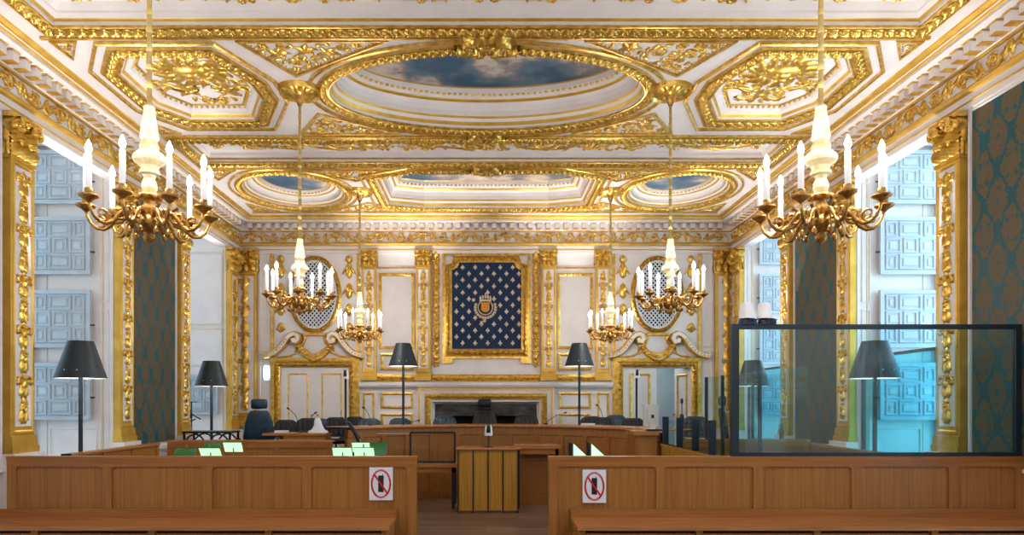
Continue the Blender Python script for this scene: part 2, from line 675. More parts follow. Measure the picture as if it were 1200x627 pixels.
def edge_dist(poly, x, y):
    d = 1e9
    j = len(poly) - 1
    for i in range(len(poly)):
        ax, ay = poly[j]
        bx, by = poly[i]
        dx, dy = bx - ax, by - ay
        t = max(0, min(1, ((x - ax) * dx + (y - ay) * dy) / (dx * dx + dy * dy + 1e-12)))
        d = min(d, math.hypot(x - ax - dx * t, y - ay - dy * t))
        j = i
    return d


def fill(mb, Fr, poly, sz, h, seed=0, m=0, n0=0, mirror=None, tries=900, pack=.78):
    rnd = random.Random(seed)
    xs, ys = [q[0] for q in poly], [q[1] for q in poly]
    placed = []
    for k in range(tries):
        x, y = rnd.uniform(min(xs), max(xs)), rnd.uniform(min(ys), max(ys))
        if mirror is not None and x > mirror:
            continue
        if not inside(poly, x, y):
            continue
        e = edge_dist(poly, x, y)
        if mirror is not None:
            e = min(e, (mirror - x) + .02)
        for d in placed:
            e = min(e, math.hypot(x - d[0], y - d[1]) - d[2])
        R = sz if k < tries * .4 else (sz * .55 if k < tries * .7 else sz * .3)
        if e < R * pack:
            continue
        placed.append((x, y, R * (pack + .07)))
        mirs = [(x, 1)] + ([(2 * mirror - x, -1)] if mirror is not None else [])
        a0 = rnd.uniform(0, 2 * PI)
        sg = rnd.choice((1, -1))
        typ = rnd.random()
        for xx, q in mirs:
            aa = a0 if q == 1 else PI - a0
            if R > sz * .35 and typ < .65:
                spiral(mb, Fr, xx, y, R * .82, aa, sg * q, 1.3, R * .15, h, m, n0, 6)
            elif R > sz * .35:
                for i in range(5):
                    leaf(mb, Fr, xx, y, aa + i * 2 * PI / 5, R * 1.05, R * .75, h * 1.1, m, n0, .5 * q)
                flower(mb, Fr, xx, y, R * .35, h * 1.4, m, n0)
            else:
                leaf(mb, Fr, xx - R * .8 * math.cos(aa), y - R * .8 * math.sin(aa), aa, R * 2.2, R * 1.5, h, m, n0, .6 * q * sg)


def candelabra(mb, Fr, u, v0, v1, W, h, m=0, n0=0, big=False):
    ridge(mb, Fr, [(u, v0), (u, v1)], W * .05, h * .6, m, n0)
    st = W * 1.0
    n = max(1, int((v1 - v0) / st))
    st = (v1 - v0) / n
    for i in range(n):
        v = v0 + i * st
        for s in (1, -1):
            leaf(mb, Fr, u, v + st * .02, PI / 2 - s * .75, W * .66, W * .46, h, m, n0, s * .6)
            if i % 2:
                spiral(mb, Fr, u + s * W * .25, v + st * .68, W * .22, PI / 2 + s * PI / 2, -s, 1.2, W * .06, h, m, n0, 3)
            else:
                leaf(mb, Fr, u, v + st * .42, PI / 2 - s * 1.0, W * .56, W * .36, h, m, n0, s * 1.1)
                leaf(mb, Fr, u, v + st * .6, PI / 2 - s * .55, W * .5, W * .3, h, m, n0, s * .8)
        if i % 2 == 0:
            flower(mb, Fr, u, v + st * .78, W * .2, h * 1.5, m, n0)
        else:
            leaf(mb, Fr, u, v + st * .4, PI / 2, W * .55, W * .36, h * 1.3, m, n0)


def rect(u0, u1, v0, v1):
    return [(u0, v0), (u1, v0), (u1, v1), (u0, v1)]


def ellipse(cx, cyy, a, b, n=56):
    return [(cx + a * math.cos(2 * PI * k / n), cyy + b * math.sin(2 * PI * k / n)) for k in range(n)]


def polyfill(mb, Fr, outer, holes, n, m=0):
    pls = [[Vector((x, y, 0)) for x, y in outer]] + [[Vector((x, y, 0)) for x, y in h] for h in holes]
    tris = tessellate_polygon(pls)
    flat = [q for pl in pls for q in pl]
    mb.add([Fr(q.x, q.y, n) for q in flat], [tuple(t) for t in tris], m)


def fbox(mb, Fr, u0, u1, v0, v1, n0, n1, m=0):
    vs = [Fr(u, v, n) for u in (u0, u1) for v in (v0, v1) for n in (n0, n1)]
    mb.add(vs, [(0, 1, 3, 2), (4, 6, 7, 5), (0, 4, 5, 1), (2, 3, 7, 6), (0, 2, 6, 4), (1, 5, 7, 3)], m)


# ------------------------------------------------------------------ floor
mb = MB()
mb.box(-WX - 1.2, WX + 1.2, YR, YB + .3, -.1, 0)
struct('floor', 'dark brown parquet floor of the courtroom', mb, floor_m)

# ------------------------------------------------------------------ ceiling
BIG = ellipse(.02, 8.33, 1.87, 1.0, 72)
SM_L, SM_R = ellipse(-3.33, 12.12, .84, .97, 48), ellipse(3.36, 12.12, .84, .97, 48)
OCT = [(-1.18, 11.13), (1.22, 11.13), (1.84, 11.42), (1.84, 12.92), (1.2, 13.12), (-1.16, 13.12), (-1.80, 12.92), (-1.80, 11.42)]


def sideoct(s):
    p = [(-4.02, 7.07), (-2.76, 7.07), (-2.38, 7.95), (-2.38, 8.5), (-2.80, 9.38), (-4.02, 9.38), (-4.44, 8.75), (-4.44, 7.7)]
    if s > 0:
        p = [(-x + .03, y) for x, y in reversed(p)]
    return p


SO_L, SO_R = sideoct(-1), sideoct(1)
SOH_L, SOH_R = offset(SO_L, .34), offset(SO_R, .34)
T1 = rect(-4.25, 4.28, 9.81, 10.62)
T0 = rect(-4.22, 4.25, 4.9, 6.78)
mb = MB()
holes = [BIG, SM_L, SM_R, OCT, SOH_L, SOH_R, T1, T0]
polyfill(mb, FC, rect(-WX, WX, YR, YB), holes, 0)
PROF = [(0, 0, 0), (.0, -.03, 1), (.02, -.06, 1), (.025, -.07, 0), (.05, -.105, 1), (.06, -.12, 1), (.065, -.13, 0), (.075, -.19, 0),
        (.10, -.25, 0), (.14, -.28, 1), (.165, -.30, 1), (.17, -.31, 0), (.20, -.33, 0), (.245, -.36, 0), (.26, -.41, 1), (.28, -.42, 0)]
for path, k in ((BIG, 1), (OCT, 1), (SM_L, .55), (SM_R, .55)):
    sweep(mb, FC, path, [(d, n * k, m) for d, n, m in PROF])
for path in (SOH_L, SOH_R):
    sweep(mb, FC, path, [(0, 0, 0), (.01, -.02, 1), (.03, -.045, 1), (.035, -.05, 0), (.09, -.07, 0), (.13, -.12, 1), (.15, -.13, 1), (.16, -.13, 0)])
    polyfill(mb, FC, offset(path, .155), [], -.13)
for path in (T1, T0):
    k = 1 if path is T1 else 1.3
    sweep(mb, FC, path, [(0, 0, 0), (.0, -.03, 1), (.02, -.045, 1), (.025, -.05, 0), (.06, -.08, 0), (.07, -.10, 0), (.10 * k, -.12 * k, 0)])
    polyfill(mb, FC, offset(path, .10 * k), [], -.12 * k)
ceiling = struct('ceiling', 'white coffered ceiling with gilded relief and painted skies', mb, [white, goldf])

for nm, path, k in (('oval_sky_painting', BIG, 1), ('octagonal_sky_painting', OCT, 1), ('small_sky_painting', SM_L, .55), ('small_sky_painting', SM_R, .55)):
    mb = MB()
    polyfill(mb, FC, offset(path, .27), [], -.42 * k)
    mb.build(nm, paint_m, ceiling)
# gilded bands round the coffers
mb = MB()
for path, wd in ((BIG, .155), (OCT, .155), (SM_L, .135), (SM_R, .135), (SOH_L, .19), (SOH_R, .19), (T1, .145), (T0, .18)):
    leafband(mb, FC, offset(path, -wd / 2 - .012), wd, .05)
mb.build('gilded_leaf_moulding', gold, ceiling)
mb = MB()
for path, wd in ((BIG, .255), (OCT, .245), (SM_L, .225), (SM_R, .225), (SOH_L, .30), (SOH_R, .30)):
    sweep(mb, FC, offset(path, -wd), [(-.019, 0, 0), (-.019, .03, 0), (0, .04, 0), (.019, .03, 0), (.019, 0, 0)])
for path, k in ((BIG, 1), (OCT, 1), (SM_L, .55), (SM_R, .55)):
    beads(mb, FC, offset(path, .225), .026, .075, n0=-.35 * k)
for path in (SOH_L, SOH_R):
    beads(mb, FC, offset(path, .12), .022, .07, n0=-.11)
sweep(mb, FC, rect(-4.46, 4.49, 9.60, 10.84), [(-.02, 0, 0), (-.02, .03, 0), (.02, .03, 0), (.02, 0, 0)])
for yy in (7.01, 10.9, 13.42):
    sweep(mb, FC, [(-4.5, yy), (4.5, yy)], [(-.018, 0, 0), (-.018, .025, 0), (.018, .025, 0), (.018, 0, 0)], False)
mb.build('gilded_bead_line', gold, ceiling)
# spandrels
mb = MB()
sp = []
for s in (-1, 1):
    c = 0 if s < 0 else .03
    for tri in ([(2.55, 7.06), (.98, 7.06), (2.14, 7.84)], [(2.55, 9.52), (1.15, 9.52), (2.14, 8.83)],
                [(2.95, 10.98), (1.45, 10.98), (2.15, 11.55)], [(3.0, 13.36), (1.45, 13.36), (2.15, 12.75)],
                [(4.45, 7.06), (4.16, 7.06), (4.43, 7.46)], [(4.45, 9.5), (4.16, 9.5), (4.43, 9.08)],
                [(4.45, 10.98), (3.95, 10.98), (4.43, 11.5)], [(4.45, 13.36), (3.95, 13.36), (4.43, 12.8)]):
        pt = [(s * x + c, y) for x, y in tri]
        ar = sum(pt[i - 1][0] * pt[i][1] - pt[i][0] * pt[i - 1][1] for i in range(3))
        if ar < 0:
            pt.reverse()
        sp.append(pt)
for i, pt in enumerate(sp):
    sweep(mb, FC, pt, [(0, 0, 0), (.0, .025, 0), (.03, .025, 0), (.03, 0, 0)])
    inn = offset(pt, .05)
    beads(mb, FC, offset(pt, .055), .014, .05)
    fill(mb, FC, inn, .13, .024, i, tries=1300)
mb.build('spandrel_ornament', gold, ceiling)
# reliefs in the panels
mb = MB()
for i, p_ in enumerate((SOH_L, SOH_R)):
    inn = offset(p_, .19)
    cx = -3.4 if i == 0 else 3.43
    # central trophy: oval boss with swags and ribbons
    for k in range(14):
        a = 2 * PI * k / 14
        leaf(mb, FC, cx + .22 * math.cos(a), 8.0 + .16 * math.sin(a), a, .26, .13, .05, 0, -.13, .5)
    for rr, hh in ((.22, .07), (.13, .1)):
        dome(mb, FC, cx, 8.0, 0, rr, rr * .75, hh, 14, 0, -.13)
    for sx in (-1, 1):
        for q in range(3):
            pts = [(cx + sx * (.1 + t * (.45 + .08 * q)), 8.35 + .16 * q * t + .12 * math.sin(t * 5 + q)) for t in [j / 12 for j in range(13)]]
            ridge(mb, FC, pts, [.022 * (1 - .4 * j / 12) for j in range(13)], .035, 0, -.13)
    fill(mb, FC, inn, .19, .032, 30, n0=-.13, mirror=cx, tries=4500, pack=.95)
mb.build('panel_relief', gold, ceiling)
mb = MB()
for pth, vc, H, k in ((T1, 10.215, .50, 1), (T0, 5.85, 1.25, 1.3)):
    for s in (-1, 1):
        rinceau(mb, FC, .25 * s + .015, 4.08 * s + .015, vc, H, .026 if H < 1 else .06, 0, -.12 * k, unit=2.2 if H < 1 else 1.1, flip=s)
    flower(mb, FC, .015, vc, H * .4, .08, 0, -.12 * k, 8)
    fill(mb, FC, offset(pth, .14), .1 if H > 1 else .06, .04 if H > 1 else .02, 8, n0=-.12 * k, mirror=.015, tries=3000 if H > 1 else 700)
mb.build('tray_scrollwork', gold, ceiling)


def cartouche(mb, Fr, u, v, W, H, h, n0=0):
    dome(mb, Fr, u, v, 0, W * .22, H * .4, h, 12, 0, n0)
    for s in (-1, 1):
        spiral(mb, Fr, u + s * W * .3, v, H * .38, PI / 2 - s * PI / 2, s, 1.3, H * .07, h, 0, n0, 3)
        leaf(mb, Fr, u, v + H * .2, PI / 2 - s * .8, W * .4, H * .35, h, 0, n0, -s * .5)
        leaf(mb, Fr, u, v - H * .2, -PI / 2 + s * .8, W * .4, H * .35, h, 0, n0, s * .5)
    for k in range(7):
        leaf(mb, Fr, u, v - H * .1, PI / 2 + (k - 3) * .35, H * .6, H * .16, h * 1.2, 0, n0)


mb = MB()
cartouche(mb, FC, .02, 7.13, .62, .36, .11)
cartouche(mb, FC, .02, 9.55, .5, .3, .11)
cartouche(mb, FC, .02, 10.95, .5, .26, .1)
for s in (-1, 1):
    for yy, rr in ((8.19, .24), (12.1, .22)):
        x = 2.19 * s + (.0 if s < 0 else .0)
        for k in range(12):
            leaf(mb, FC, x, yy, k * PI / 6, rr, rr * .5, .08)
        dome(mb, FC, x, yy, 0, rr * .6, rr * .6, .1, 14)
        sweep(mb, FC, ellipse(x, yy, rr, rr, 24), [(-.02, 0, 0), (0, .06, 0), (.03, .03, 0)])
mb.build('gilded_boss', gold, ceiling)

# ------------------------------------------------------------------ cornice
mb = MB()
FZ = lambda u, v, n: (u, v, n)
room = rect(-WX, WX, YR, YB)
prof = [(0, 4.66, 0), (.05, 4.66, 0), (.05, 4.72, 1), (.065, 4.725, 1), (.065, 4.735, 0), (.055, 4.74, 0), (.06, 4.80, 1),
        (.10, 4.81, 1), (.11, 4.84, 1), (.09, 4.865, 1), (.055, 4.87, 0), (.055, 5.08, 1), (.09, 5.085, 1), (.09, 5.105, 0),
        (.10, 5.11, 0), (.10, 5.235, 0), (.29, 5.235, 0), (.30, 5.245, 0), (.30, 5.275, 1), (.315, 5.28, 1), (.325, 5.295, 0), (.335, 5.30, 1), (.345, 5.318, 1), (.385, 5.33, 1),
        (.395, 5.345, 0), (.44, 5.35, 0)]
sweep(mb, FZ, room, prof)
corn = struct('trim_1', 'white and gold cornice running round the top of the walls', mb, [white, goldf])
mb = MB()
for Fr, u0, u1 in ((FL, 5.2, 13.9), (FR, 5.2, 13.9)):
    rinceau(mb, Fr, u0, u1, 4.975, .20, .035, 0, .055, unit=2.15)
rinceau(mb, FB, -4.9, 4.9, 4.975, .20, .035, 0, .055, unit=2.15)
mb.build('frieze_scrollwork', gold, corn)
mb = MB()


def dentil(Fr, u, wdt=.09):
    fbox(mb, Fr, u - wdt / 2, u + wdt / 2, 5.125, 5.22, .10, .22, 0)
    fbox(mb, Fr, u - wdt / 2 - .008, u + wdt / 2 + .008, 5.22, 5.235, .10, .235, 1)
    fbox(mb, Fr, u - wdt / 2, u + wdt / 2, 5.119, 5.125, .10, .225, 1)


u = 4.0
while u < 13.7:
    dentil(FL, u)
    dentil(FR, u)
    u += .18
u = -4.68
while u < 4.7:
    dentil(FB, u)
    u += .18
mb.build('dentil_course', [white, gold], corn)

# ------------------------------------------------------------------ side walls with window recesses
ZT, ZS = 5.08, .45       # inside top of recess, sill


def side_wall(s, name, label):
    mb = MB()
    def bx(x0, x1, *a):
        mb.box(*(sorted((s * x0, s * x1))), *a)
    ws = sorted(WINS)
    y = YR
    for a, b in ws:
        bx(WX, WX + 1.3, y, a, 0, 5.6)
        bx(WX, WX + 1.3, a, b, 0, ZS)
        bx(WX, WX + .14, a, b, 4.66, 5.6)
        bx(WX + .14, WX + 1.3, a, b, ZT, 5.6)
        y = b
    bx(WX, WX + 1.3, y, YB + .3, 0, 5.6)
    return struct(name, label, mb, white)


wl = side_wall(-1, 'wall_left', 'white left side wall with deep window recesses')
wr = side_wall(1, 'wall_right', 'white right side wall with deep window recesses')
mb = MB()
mb.box(-WX - 1.3, WX + 1.3, YR - .2, YR, 0, 5.6)
struct('wall_front', 'plain wall behind the viewer', mb, cream)

# shutter leaf: local x 0..w (from hinge), z 0..h, front towards -y
def shutter_mesh(wd=.8, hh=.765):
    mb = MB()
    Fs = frame((0, 0, 0), (1, 0, 0), (0, 0, 1), (0, -1, 0))
    fbox(mb, Fs, 0, wd, 0, hh, 0, .035)
    sweep(mb, Fs, rect(0, wd, 0, hh), [(0, .035, 0), (0, .05, 0), (.05, .05, 0), (.055, .035, 0)])
    rows = [(.20, .36, .20), (.24, .22, .24), (.20, .36, .20)]
    m_ = .055
    iw, ih = wd - 2 * m_, hh - 2 * m_
    for j, rw in enumerate(rows):
        v0 = m_ + ih * j / 3
        v1 = m_ + ih * (j + 1) / 3
        tot = sum(rw)
        u = m_
        for q in rw:
            wv = iw * q / tot
            a = rect(u + .028, u + wv - .028, v0 + .022, v1 - .022)
            sweep(mb, Fs, a, [(-.012, .035, 0), (-.008, .052, 0), (.006, .052, 0), (.014, .037, 0)])
            sweep(mb, Fs, a, [(.034, .035, 0), (.045, .048, 0)])
            b = offset(a, .045)
            polyfill(mb, Fs, b, [], .048)
            u += wv
    # outer stiles between
    for j in (1, 2):
        v = m_ + ih * j / 3
        fbox(mb, Fs, .04, wd - .04, v - .009, v + .009, .035, .044)
    return mb


SHm = shutter_mesh()
sh_proto = None
ROWS = [1.42, 2.385, 3.36, 4.30]


def window(idx, s, a, b, shutters, near=False):
    """window in side wall s; glass at X=6.1"""
    Fr = frame((s * 6.12, 0, 0), (0, 1, 0), (0, 0, 1), (-s, 0, 0))
    mb = MB()
    # frame: outer, mullion, transoms
    fbox(mb, Fr, a, a + .07, ZS, ZT, 0, .08)
    fbox(mb, Fr, b - .07, b, ZS, ZT, 0, .08)
    fbox(mb, Fr, (a + b) / 2 - .04, (a + b) / 2 + .04, ZS, ZT, 0, .08)
    for z in (ZS, 1.38, 2.28, 3.25, 4.2, ZT - .08):
        fbox(mb, Fr, a, b, z, z + .08, 0, .075)
    win = struct('window_%d' % idx, 'tall leaded window in the %s wall, %s' % ('left' if s < 0 else 'right', ['nearest bay in view', 'far bay by the back wall', 'bay beside the viewer', 'bay behind the viewer', 'bay behind the viewer'][(idx - 1) // 2]), mb, shut)
    mb = MB()
    fbox(mb, Fr, a, b, ZS, ZT, .02, .026)
    mb.build('pane', g_win, win)
    mb = MB()
    z = ZS
    n = 0
    while z < ZT - .1:
        for k in range(8):
            u0 = a + (b - a) * k / 8
            u1 = a + (b - a) * (k + 1) / 8
            for q in ((u0, u1), (u1, u0)):
                mb.tube([Fr(q[0], z, .03), Fr(q[1], min(z + .26, ZT), .03)], .006, 4)
        z += .26
    mb.build('lead_lattice', lead, win)
    # jamb panelling of the far side (faces the viewer), with thin gilt lines
    Fj = frame((s * 5, b if not near else a, 0), (s, 0, 0), (0, 0, 1), (0, -1 if not near else 1, 0))
    mb = MB()
    mb_p = MB()
    if shutters == 'full':
        sweep(mb, Fj, rect(.06, .17, ZS + .3, 2.9), [(0, 0, 0), (0, .012, 0), (.012, .012, 0), (.012, 0, 0)])
        sweep(mb, Fj, rect(.06, .17, 3.0, 4.6), [(0, 0, 0), (0, .012, 0), (.012, .012, 0), (.012, 0, 0)])
        for uu in (.13, .88, ):
            fbox(mb_p, Fj, uu - .003, uu + .003, ZS + .1, ZT - .2, 0, .006)
        sweep(mb, Fj, rect(.22, .86, ZS + .1, 1.32), [(0, 0, 0), (0, .015, 0), (.02, .015, 0), (.03, 0, 0)])
    else:
        for z0, z1 in ((3.15, 4.55), (2.35, 3.1)) if shutters == 'low' else ():
            sweep(mb, Fj, rect(.06, .9, z0, z1), [(0, 0, 0), (0, .02, 0), (.02, .03, 0), (.04, 0, 0)])
        fbox(mb_p, Fj, .04, .05, 1.0, 4.6, 0, .008)
    mb.build('jamb_panelling', white if shutters != 'low' else cream, win)
    mb_p.build('gilt_line', goldf, win)
    # splayed white skirting ledge
    mb = MB()
    mb.box(*sorted((s * 5.02, s * 6.1)), a, b, ZS, ZS + .03)
    mb.build('window_sill', white, win)
    global sh_proto
    rows = ROWS if shutters == 'full' else [1.42]
    for z in rows:
        if sh_proto is None:
            o = SHm.build('shutter', shut, win)
            sh_proto = o
        else:
            o = sh_proto.copy()
            C.objects.link(o)
            o.parent = win
        if not near:
            o.location = (-6.06 if s < 0 else 5.26, b - .045, z)
            if shutters == 'low':
                o.location.x = -5.92
        else:
            o.location = (-5.26 if s < 0 else 6.06, a + .045, z)
            o.rotation_euler = (0, 0, PI)
        if z > 4.2:
            o.scale = (1, 1, .93)
    mbh = MB()
    for z in rows:
        hy = (b - .06) if not near else a + .06
        mbh.tube([(s * 5.21, hy, z + .3), (s * 5.26, hy - .02, z + .3)], .012, 6)
        mbh.tube([(s * 6.06, hy, z + .05), (s * 6.06, hy, z + .7)], .01, 6)
    mbh.build('hinge', lead, win)
    return win


k = 1
for i, (a, b) in enumerate(WINS[:4]):
    for s in (-1, 1):
        window(k, s, a, b, 'low' if (i == 1 and s < 0) else 'full', near=(i >= 2))
        k += 1
# last unseen pair closes the light openings
for s in (-1, 1):
    a, b = WINS[4]
    mb = MB()
    mb.box(*sorted((s * 6.1, s * 6.15)), a, b, ZS, ZT)
    struct('window_%d' % k, None, mb, g_win)
    k += 1

# ------------------------------------------------------------------ pilasters
TR = [1]


def capital(mb, Fr, u0, u1, v0, v1, p, n0=0):
    """composite capital, v0..v1, projecting p"""
    W, H = u1 - u0, v1 - v0
    uc = (u0 + u1) / 2
    i_ = W * .12
    fbox(mb, Fr, u0 + i_, u1 - i_, v0, v1 - H * .12, n0, n0 + p * .8)
    fbox(mb, Fr, u0 - W * .12, u1 + W * .12, v1 - H * .12, v1, n0, n0 + p + W * .14)
    fbox(mb, Fr, u0 - W * .05, u1 + W * .05, v0 - H * .03, v0 + H * .05, n0, n0 + p + W * .04)
    for j, (vv, cnt, sc) in enumerate(((v0 + H * .04, 3, .42), (v0 + H * .32, 2, .42))):
        for q in range(cnt):
            uu = u0 + W * (q + .5) / cnt
            leaf(mb, Fr, uu, vv, PI / 2, H * sc, W / cnt * 1.15, W * .3, 0, n0 + p * .8)
            dome(mb, Fr, uu, vv + H * sc * .85, 0, W / cnt * .34, H * .05, W * .34, 8, 0, n0 + p * .8)
    # leaves on the sides
    for sd, ue in ((-1, u0), (1, u1)):
        Fs = lambda a, b, c, ue=ue, sd=sd: Fr(ue + sd * c, b, n0 + a)
        for vv, cnt in ((v0 + H * .04, 2), (v0 + H * .34, 1)):
            for q in range(cnt):
                leaf(mb, Fs, p * (q + .5) / cnt, vv, PI / 2, H * .4, p / cnt * 1.1, W * .12)
        dome(mb, Fs, p * .7, v1 - H * .27, 0, H * .16, H * .16, W * .12, 10)
    # volutes
    for sg in (-1, 1):
        cu = uc + sg * W * .42
        spiral(mb, Fr, cu, v1 - H * .26, H * .17, PI / 2, sg, 1.7, H * .04, W * .16, 0, n0 + p + W * .1, 0)
        sweep(mb, Fr, ellipse(cu, v1 - H * .26, H * .17, H * .17, 16), [(0, n0, 0), (0, n0 + p + W * .1, 0), (H * .165, n0 + p + W * .12, 0)])
    flower(mb, Fr, uc, v1 - H * .1, H * .12, W * .12, 0, n0 + p + W * .12)
    for q in range(5):
        dome(mb, Fr, uc + (q - 2) * W * .12, v1 - H * .2, 0, W * .055, H * .05, W * .1, 8, 0, n0 + p)


def pilaster(Fr, u0, u1, zb, zt, caph, label, p=.10, field=True, wp=.16, baseh=.18, lower=0, edge=0):
    TR[0] += 1
    W = u1 - u0
    root = struct('trim_%d' % TR[0], label)
    mb = MB()
    fbox(mb, Fr, u0, u1, zb + baseh, zt - caph, 0, p)
    e = W * wp
    sweep(mb, Fr, rect(u0, u1, zb + baseh, zt - caph), [(e * .3, p, 0), (e * .4, p + .015, 0), (e * .8, p + .015, 0), (e, p + .004, 0)])
    mb.build('shaft', goldf, root)
    mb = MB()
    ff = rect(u0 + e, u1 - e, zb + baseh + .1, zt - caph - .07)
    polyfill(mb, Fr, ff, [], p + .004)
    mb.build('field', white, root)
    mb = MB()
    if edge:
        # leafy branch: stem with large leaves to one side
        uu = (u0 + u1) / 2 - edge * W * .15
        candelabra(mb, Fr, uu + edge * W * .06, zb + baseh + .15, zt - caph - .1, W * .62, .03, 0, p + .004, True)
        st = .3
        v = zb + baseh + .2
        while v < zt - caph - .3:
            leaf(mb, Fr, uu, v, PI / 2 - edge * .55, W * .85, W * .4, .05, 0, p + .02, edge * .5)
            v += st
    else:
        candelabra(mb, Fr, (u0 + u1) / 2, zb + baseh + .13, zt - caph - .1, W * (1 - 2 * wp) * .98, .035, 0, p + .004)
    mb.build('relief', gold, root)
    mb = MB()
    capital(mb, Fr, u0, u1, zt - caph, zt, p)
    mb.build('capital', gold, root)
    mb = MB()
    fbox(mb, Fr, u0 - W * .07, u1 + W * .07, zb, zb + baseh * .4, 0, p + .04)
    fbox(mb, Fr, u0 - W * .04, u1 + W * .04, zb + baseh * .4, zb + baseh * .7, 0, p + .025)
    fbox(mb, Fr, u0 - W * .03, u1 + W * .03, zb + baseh * .7, zb + baseh, 0, p + .02)
    mb.build('base', goldf, root)
    if lower:
        mb = MB()
        fbox(mb, Fr, u0 - W * .14, u1 + W * .14, lower - .01, zb, 0, p + .08)
        mb.build('pedestal', white, root)
    return root


names = ['between the nearest window and the damask nearer the viewer', 'beyond the nearest window', 'before the far window', 'in the corner beyond the far window']
for s, Fr, side in ((-1, FL, 'left'), (1, FR, 'right')):
    for (a, b), nm in zip(((7.16, 7.56), (9.31, 9.69), (11.18, 11.53), (13.36, 13.74)), names):
        pilaster(Fr, a + .01, b - .01, 1.12, 4.66, .46, 'gilded pilaster on the %s wall, %s' % (side, nm), p=.09, lower=.01)

# damask panels with white frame
for s, Fr, side in ((-1, FL, 'left'), (1, FR, 'right')):
    for a, b in ((9.78, 11.13), (5.45, 7.09)):
        TR[0] += 1
        mb = MB()
        fbox(mb, Fr, a, b, 1.05, 4.655, 0, .02)
        o = struct('trim_%d' % TR[0], 'brown and teal damask wall covering on the %s wall, %s' % (side, 'between the two windows' if a > 9 else 'nearest the viewer'), mb, dam)
        mb = MB()
        sweep(mb, Fr, rect(a - .03, b + .03, 1.0, 4.66), [(0, .0, 0), (0, .04, 0), (.03, .04, 0), (.035, .02, 0)])
        mb.build('panel_frame', white, o)
        mb = MB()
        if a < 9:
            a = 6.6
        fbox(mb, Fr, a - .06, b + .06, .94, 1.0, 0, .07)
        sweep(mb, Fr, rect(a + .05, b - .05, .2, .86), [(0, 0, 0), (.0, .02, 0), (.03, .02, 0), (.03, 0, 0)])
        mb.build('dado', white, o)

# ------------------------------------------------------------------ back wall
bx = lambda px: (px - X0) * YB / F_PX
bz = lambda py: EYE + (Y0 - py) * YB / F_PX
CX = 569.5


def mir(px):
    return 2 * CX - px


PZ = .40     # podium height
mb = MB()
door_open = rect(bx(mir(409.5)), bx(mir(328.5)), PZ, bz(430.5))
fire_open = rect(bx(508.5), bx(630.5), PZ, bz(470.5))
polyfill(mb, FB, rect(-WX, WX, 0, 5.6), [door_open, fire_open], 0)
mb.box(-WX, bx(500), YB + .02, YB + .3, 0, 5.6)if 0 else None
for op in (door_open,):
    sweep(mb, FB, op, [(0, 0, 0), (0, -.35, 0)])
# thickness behind
wb = struct('wall_back', 'white panelled back wall with gilded mouldings', mb, white)

# panel lines, frames (gold bead frames)
gb, wbm = MB(), MB()


def fr_bead(u0, u1, v0, v1, wd=.045, h=.03, m=0):
    pth = rect(bx(u0), bx(u1), bz(v1), bz(v0))
    sweep(gb, FB, pth, [(0, 0, 0), (0, h, 0), (wd * .4, h * 1.1, 0), (wd, h * .4, 0), (wd, 0, 0)])
    beads(gb, FB, offset(pth, wd * .6), wd * .32, wd * .95, n0=h * .7)


def fr_flat(u0, u1, v0, v1, wd=.05, h=.03):
    pth = rect(bx(u0), bx(u1), bz(v1), bz(v0))
    sweep(gb, FB, pth, [(0, 0, 0), (0, h, 0), (wd, h, 0), (wd, 0, 0)])


for f in (lambda x: x, mir):
    def R(fn, a, b, c, d, **k):
        a, b = sorted((f(a), f(b)))
        fn(a, b, c, d, **k)
    R(fr_bead, 444, 486, 320.5, 409, wd=.06)
    R(fr_bead, 446, 485, 414, 434, wd=.06)
    R(fr_bead, 425.5, 439, 460, 498, wd=.045)
    R(fr_bead, 446.5, 484, 460, 478.5, wd=.05)
    R(fr_bead, 446.5, 484, 484.5, 503, wd=.05)
    # tall frame round oval
    R(fr_flat, 318, 421.5, 294, 505, wd=.055, h=.035)
    # hung husks
    for hx in (329, 409):
        u = bx(f(hx))
        for vv, L in ((304, .10), (317, .19), (341, .19), (363, .15), (384, .12)):
            v = bz(vv)
            dome(gb, FB, u, v, 0, .075, L * .9, .05, 8)
            for q in range(4):
                leaf(gb, FB, u, v + L * .5, -PI / 2 + (q - 1.5) * .45, L * 1.2, .07, .07)
    # horizontal thin gold line and leaf band between pilasters
    a, b = sorted((bx(f(442)), bx(f(487))))
    for vv in (314.5,):
        fbox(gb, FB, a, b, bz(vv) - .012, bz(vv) + .012, 0, .03)
    leafband(gb, FB, [(a, bz(443)), (b, bz(443))], .15, .05, False)
leafband(gb, FB, [(bx(506), bz(443)), (bx(633), bz(443))], .15, .06, False)
# chains beside the tapestry
for cxp in (511, mir(511)):
    v = bz(426)
    i = 0
    while v < bz(297):
        if i % 2:
            dome(gb, FB, bx(cxp), v, 0, .06, .09, .07, 8)
        else:
            flower(gb, FB, bx(cxp), v, .085, .07)
        leaf(gb, FB, bx(cxp), v, PI / 2 + .5, .15, .07, .05)
        leaf(gb, FB, bx(cxp), v, PI / 2 - .5, .15, .07, .05)
        v += .13
        i += 1
gb.build('gilded_panel_moulding', gold, wb)
wm = MB()
